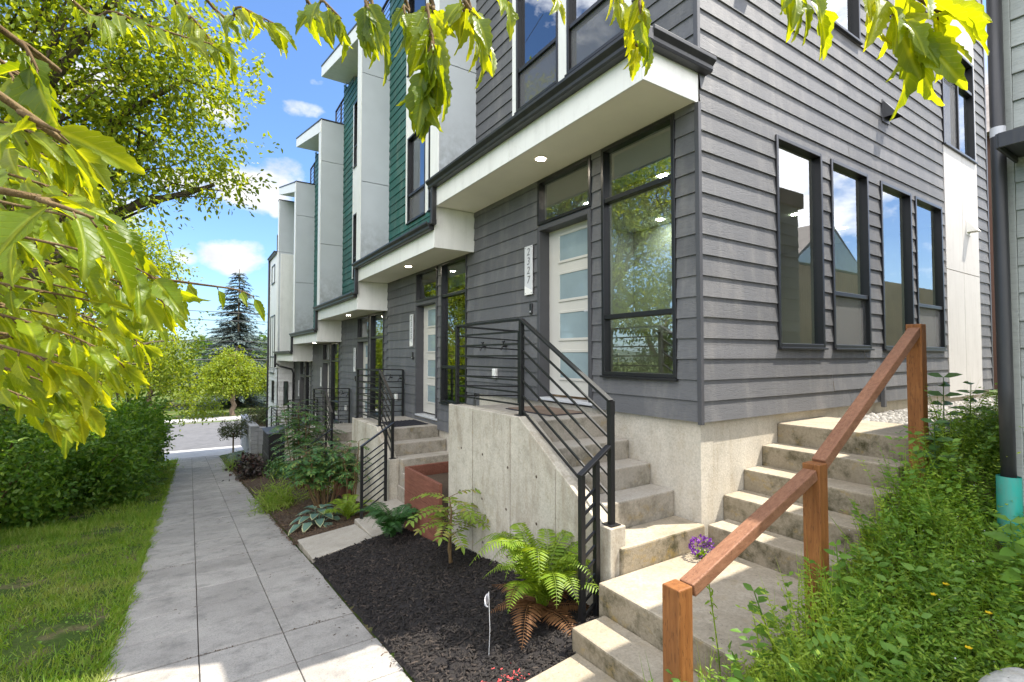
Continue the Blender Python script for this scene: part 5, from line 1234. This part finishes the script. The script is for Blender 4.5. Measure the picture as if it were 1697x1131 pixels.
# left
k_ = 100
def lim_x(py): return 120 + 215 * math.exp(-((py - 480) / 150) ** 2)
for row in range(27):
    py0 = 205 + row * 17; dp = .78 + .055 * ((row * 7) % 11); xe = lim_x(py0 + 60) * (.62 + .04 * ((row * 5) % 10)); drop = 30 + 12 * ((row * 3) % 6)
    spray([(-110, py0 - 40, dp), (-20, py0 - 12, dp), (xe * .45, py0 + drop * .3, dp), (xe * .8, py0 + drop * .75, dp + .03), (xe, py0 + drop * 1.15, dp + .04)], 17 + row % 5, .06 + .014 * (row % 3), .5 + .05 * (row % 5), .55, .0024, seed=k_ + row, anchor=a1 if row < 9 else a6)
spray([(-60, 120, .62), (20, 180, .62), (90, 215, .64)], 4, .115, .25, .4, seed=1, anchor=a1)
spray([(-80, 300, .6), (60, 330, .62), (150, 360, .64)], 5, .10, .5, .4, seed=2, anchor=a6)
spray([(250, 460, 1.25), (320, 470, 1.25), (390, 480, 1.25), (420, 492, 1.25)], 5, .055, .5, .5, .003, seed=7, anchor=spot(150, 440, .95))
spray([(-40, 20, .8), (20, 60, .8), (50, 110, .8)], 6, .12, .8, .4, seed=8, anchor=a1)
spray([(-60, 60, .9), (0, 110, .9), (30, 170, .9)], 6, .11, .8, .4, seed=28, anchor=a1)
# top left
spray([(60, -60, 1.2), (180, 10, 1.2), (290, 50, 1.25), (370, 70, 1.3)], 18, .085, .7, .6, seed=9, anchor=a2)
spray([(240, -60, 1.3), (310, 20, 1.3), (350, 70, 1.3)], 10, .08, .8, .5, seed=10, anchor=a2)
spray([(300, -50, 1.15), (390, 0, 1.15), (450, 30, 1.2)], 12, .08, .8, .5, seed=11, anchor=a2)
spray([(480, -60, 1.0), (530, -10, 1.0), (560, 20, 1.0)], 9, .085, 1., .4, seed=12, anchor=a3)
# top middle
spray([(590, -70, .9), (600, -10, .9), (620, 30, .9)], 7, .10, .9, .5, seed=31, anchor=a3)
spray([(715, 60, .9), (700, 110, .9), (705, 140, .9)], 7, .11, 1., .5, .003, seed=32)
spray([(755, -60, 1.0), (765, 0, 1.0), (790, 40, 1.0), (800, 60, 1.0)], 7, .09, .7, .6, seed=33, anchor=a3)
spray([(1060, -70, .9), (1065, 0, .9), (1075, 50, .9)], 8, .085, .8, .5, seed=34, anchor=a4)
spray([(1480, -70, .8), (1530, -20, .8), (1570, 10, .8)], 6, .12, .4, .7, seed=35, anchor=a5)
spray([(690, -70, .95), (705, 0, .93), (715, 60, .9), (718, 100, .9)], 15, .115, .9, .5, seed=13, anchor=a3)
spray([(740, -70, .95), (770, -10, .95), (790, 20, .95)], 6, .10, .8, .5, seed=14, anchor=a3)
spray([(650, -60, 1.0), (665, 0, 1.0), (672, 40, 1.0)], 6, .085, 1., .4, seed=15, anchor=a3)
spray([(830, -60, .95), (842, -15, .95)], 2, .085, 1.1, .2, .003, seed=16, anchor=a4)
spray([(905, -60, .95), (925, -20, .95)], 3, .075, 1., .3, .003, seed=17, anchor=a4)
spray([(1010, -70, .95), (1035, -10, .95), (1055, 40, .95), (1060, 70, .95)], 11, .075, .9, .5, seed=18, anchor=a4)
spray([(1300, -60, .9), (1330, -30, .88), (1370, -12, .86)], 6, .10, .9, .5, seed=19, anchor=a5)
spray([(1420, -70, .85), (1470, -15, .82), (1510, 25, .8), (1535, 55, .8)], 10, .125, .55, .7, seed=20, anchor=a5)
T5 = [T_biglef(s) for s in range(5)]
idx = np.arange(len(LP)) % 5
LP, LD, LU, LS = map(np.array, (LP, LD, LU, LS))
for s in range(5):
    k = idx == s; scatter('foliage', T5[s], LP[k], LD[k], LU[k], LS[k], L['fore'], ft, None, True)
br.build('branches', M['twig'], ft, 0, True)

# ------------------------------------------------------------------ power lines
pp = thing('utility_pole', (-26, 53, ZR), 'wooden utility pole carrying the street wires, hidden by the left trees', 'pole')
MB().tube([(-26, 53, ZR), (-26, 53, 9)], [.18, .13], 10).build('shaft', M['bark2'], pp); MB().bar((-27.2, 53, 8), (-24.8, 53, 8), .1, .12).build('cross_arm', M['bark2'], pp)
pp2 = copy_tree(pp, (66, 0, 0), 'wooden utility pole carrying the street wires, hidden behind the end block')
WL = ['highest street wire in front of the spruce', 'second street wire from the top in front of the spruce', 'third street wire down, across the spruce', 'fourth street wire down, across the spruce', 'lowest and thickest street wire above the lime tree']
for k, (py, rr) in enumerate(((518, .03), (532, .03), (566, .022), (579, .03), (597, .05))):
    z = (590 - py) / 820 * 46
    o = MB().tube([(-26 + t * 66, 53, z - 1.2 * 4 * t * (1 - t) * .5 + .6) for t in np.linspace(0, 1, 16)], rr, 5).build('power_line', M['wire'])
    tag(o, WL[k], 'wire', 'street wires')
o = MB().tube([(-4.6, 16, 14), (-2.0, 20, 8.2), (-.9, 22, 4.6), (-.5, 23, 3.0)], .012, 5).build('service_cable', M['wire']); tag(o, 'thin dark service cable slanting down through the left sky', 'wire')

# ------------------------------------------------------------------ sky, sun, camera
SUN = Vector((.46, -.23, .85)).normalized()
el = math.asin(SUN.z); az = math.atan2(SUN.x, SUN.y)
wd = bpy.data.worlds.new('World'); scene.world = wd; wd.use_nodes = True
nt = wd.node_tree; nt.nodes.clear()
N_ = nt.nodes.new; LK = nt.links.new
out = N_('ShaderNodeOutputWorld'); bg = N_('ShaderNodeBackground'); LK(bg.outputs[0], out.inputs[0]); bg.inputs[1].default_value = .105
sky = N_('ShaderNodeTexSky'); sky.sky_type = 'NISHITA'; sky.sun_disc = False; sky.sun_elevation = el; sky.sun_rotation = az; sky.altitude = 100; sky.air_density = 1.; sky.dust_density = 1.0; sky.ozone_density = 2.0
tc = N_('ShaderNodeTexCoord')
def wm(op, a, b=None):
    m = N_('ShaderNodeMath'); m.operation = op
    for sock, v in ((m.inputs[0], a), (m.inputs[1], b)):
        if v is None: continue
        if hasattr(v, 'is_linked'): LK(v, sock)
        else: sock.default_value = v
    return m.outputs[0]
ns = N_('ShaderNodeTexNoise'); ns.inputs['Scale'].default_value = 9; ns.inputs['Detail'].default_value = 9; ns.inputs['Roughness'].default_value = .6
mp = N_('ShaderNodeMapping'); mp.inputs['Scale'].default_value = (1, 1, 1.6); LK(tc.outputs['Generated'], mp.inputs[0]); LK(mp.outputs[0], ns.inputs['Vector'])
CL = [((415, 312), .085, .05, 1.0), ((458, 292), .055, .042, .9), ((385, 425), .07, .038, 1.), ((290, 305), .06, .03, .9), ((352, 182), .045, .03, .95), ((495, 178), .05, .018, .5), ((180, 345), .06, .045, 1.), ((60, 100), .1, .075, 1.), ((455, 350), .018, .016, .8), ((515, 128), .03, .012, .35), ((300, 425), .03, .02, .8), ((1700, 120), .22, .09, .9)]
CL_FILL = [((-.8, -.45, .55), .75, .5), ((-.35, -.1, .95), .7, .5), ((-.3, -.9, .42), .9, .5), ((.55, -.8, .42), .8, .5), ((-.7, .35, .75), .45, .3)]  # extra bright clouds out of view, added to fill the shaded walls
def bank(items):
    total = None
    for c, sx, sy, k in items:
        ri = Vector((c.y, -c.x, 0)).normalized(); up = ri.cross(c)
        def dot(vec):
            d = N_('ShaderNodeVectorMath'); d.operation = 'DOT_PRODUCT'; LK(tc.outputs['Generated'], d.inputs[0]); d.inputs[1].default_value = vec; return d.outputs['Value']
        a = wm('DIVIDE', dot(ri), sx); b = wm('DIVIDE', dot(up), sy); f = dot(c)
        rr = wm('ADD', wm('MULTIPLY', a, a), wm('MULTIPLY', b, b))
        v = wm('MULTIPLY', wm('MULTIPLY', wm('MAXIMUM', wm('SUBTRACT', 1, rr), 0), wm('GREATER_THAN', f, 0)), k)
        total = v if total is None else wm('MAXIMUM', total, v)
    val = wm('ADD', total, wm('MULTIPLY', wm('SUBTRACT', ns.outputs['Fac'], .5), 2.6))
    cr = N_('ShaderNodeValToRGB'); cr.color_ramp.elements[0].position = .36; cr.color_ramp.elements[1].position = .86; LK(val, cr.inputs[0])
    return wm('MULTIPLY', cr.outputs[0], wm('MINIMUM', wm('MULTIPLY', total, 5), 1))
gate1 = bank([(spot(*q, 1).normalized(), a_, b_, k_) for q, a_, b_, k_ in CL]); fill_gate = bank([(Vector(q).normalized(), a_, b_, 1.3) for q, a_, b_ in CL_FILL])
tn = N_('ShaderNodeMix'); tn.data_type = 'RGBA'; tn.blend_type = 'MULTIPLY'; tn.inputs[0].default_value = 1; tn.inputs[7].default_value = (.84, 1.06, 1.32, 1); LK(sky.outputs[0], tn.inputs[6])
n2 = N_('ShaderNodeTexNoise'); n2.inputs['Scale'].default_value = 14; n2.inputs['Detail'].default_value = 6; LK(mp.outputs[0], n2.inputs['Vector'])
c2 = N_('ShaderNodeValToRGB'); c2.color_ramp.elements[0].position = .35; c2.color_ramp.elements[0].color = (4.0, 4.15, 4.5, 1); c2.color_ramp.elements[1].position = .62; c2.color_ramp.elements[1].color = (5.2, 5.2, 5.2, 1); LK(n2.outputs['Fac'], c2.inputs[0])
m1 = N_('ShaderNodeMix'); m1.data_type = 'RGBA'; LK(gate1, m1.inputs[0]); LK(tn.outputs[2], m1.inputs[6]); LK(c2.outputs[0], m1.inputs[7])
cm = N_('ShaderNodeMix'); cm.data_type = 'RGBA'; LK(fill_gate, cm.inputs[0]); LK(m1.outputs[2], cm.inputs[6]); cm.inputs[7].default_value = (15, 15, 15.4, 1)
LK(cm.outputs[2], bg.inputs[0])

sd = bpy.data.lights.new('sun', 'SUN'); sd.energy = 5.0; sd.angle = R(.53); sd.color = (1, .93, .82)
so = bpy.data.objects.new('sun', sd); COL.objects.link(so); so.rotation_euler = SUN.to_track_quat('Z', 'Y').to_euler()
cd = bpy.data.cameras.new('camera'); cd.sensor_width = 36; cd.lens = 36 * F; cd.clip_start = .02; cd.clip_end = 3000
co = bpy.data.objects.new('camera', cd); COL.objects.link(co); co.location = (0, 0, 0); co.rotation_euler = (R(90) + PITCH, 0, -YAW)
scene.camera = co
vs = scene.view_settings; vs.view_transform = 'Standard'; vs.look = 'None'; vs.gamma = 1; vs.exposure = 1.14; vs.use_curve_mapping = False
scene.cycles.max_bounces = 8; scene.cycles.transparent_max_bounces = 16; scene.cycles.caustics_reflective = False; scene.cycles.caustics_refractive = False
scene.cycles.use_denoising = True
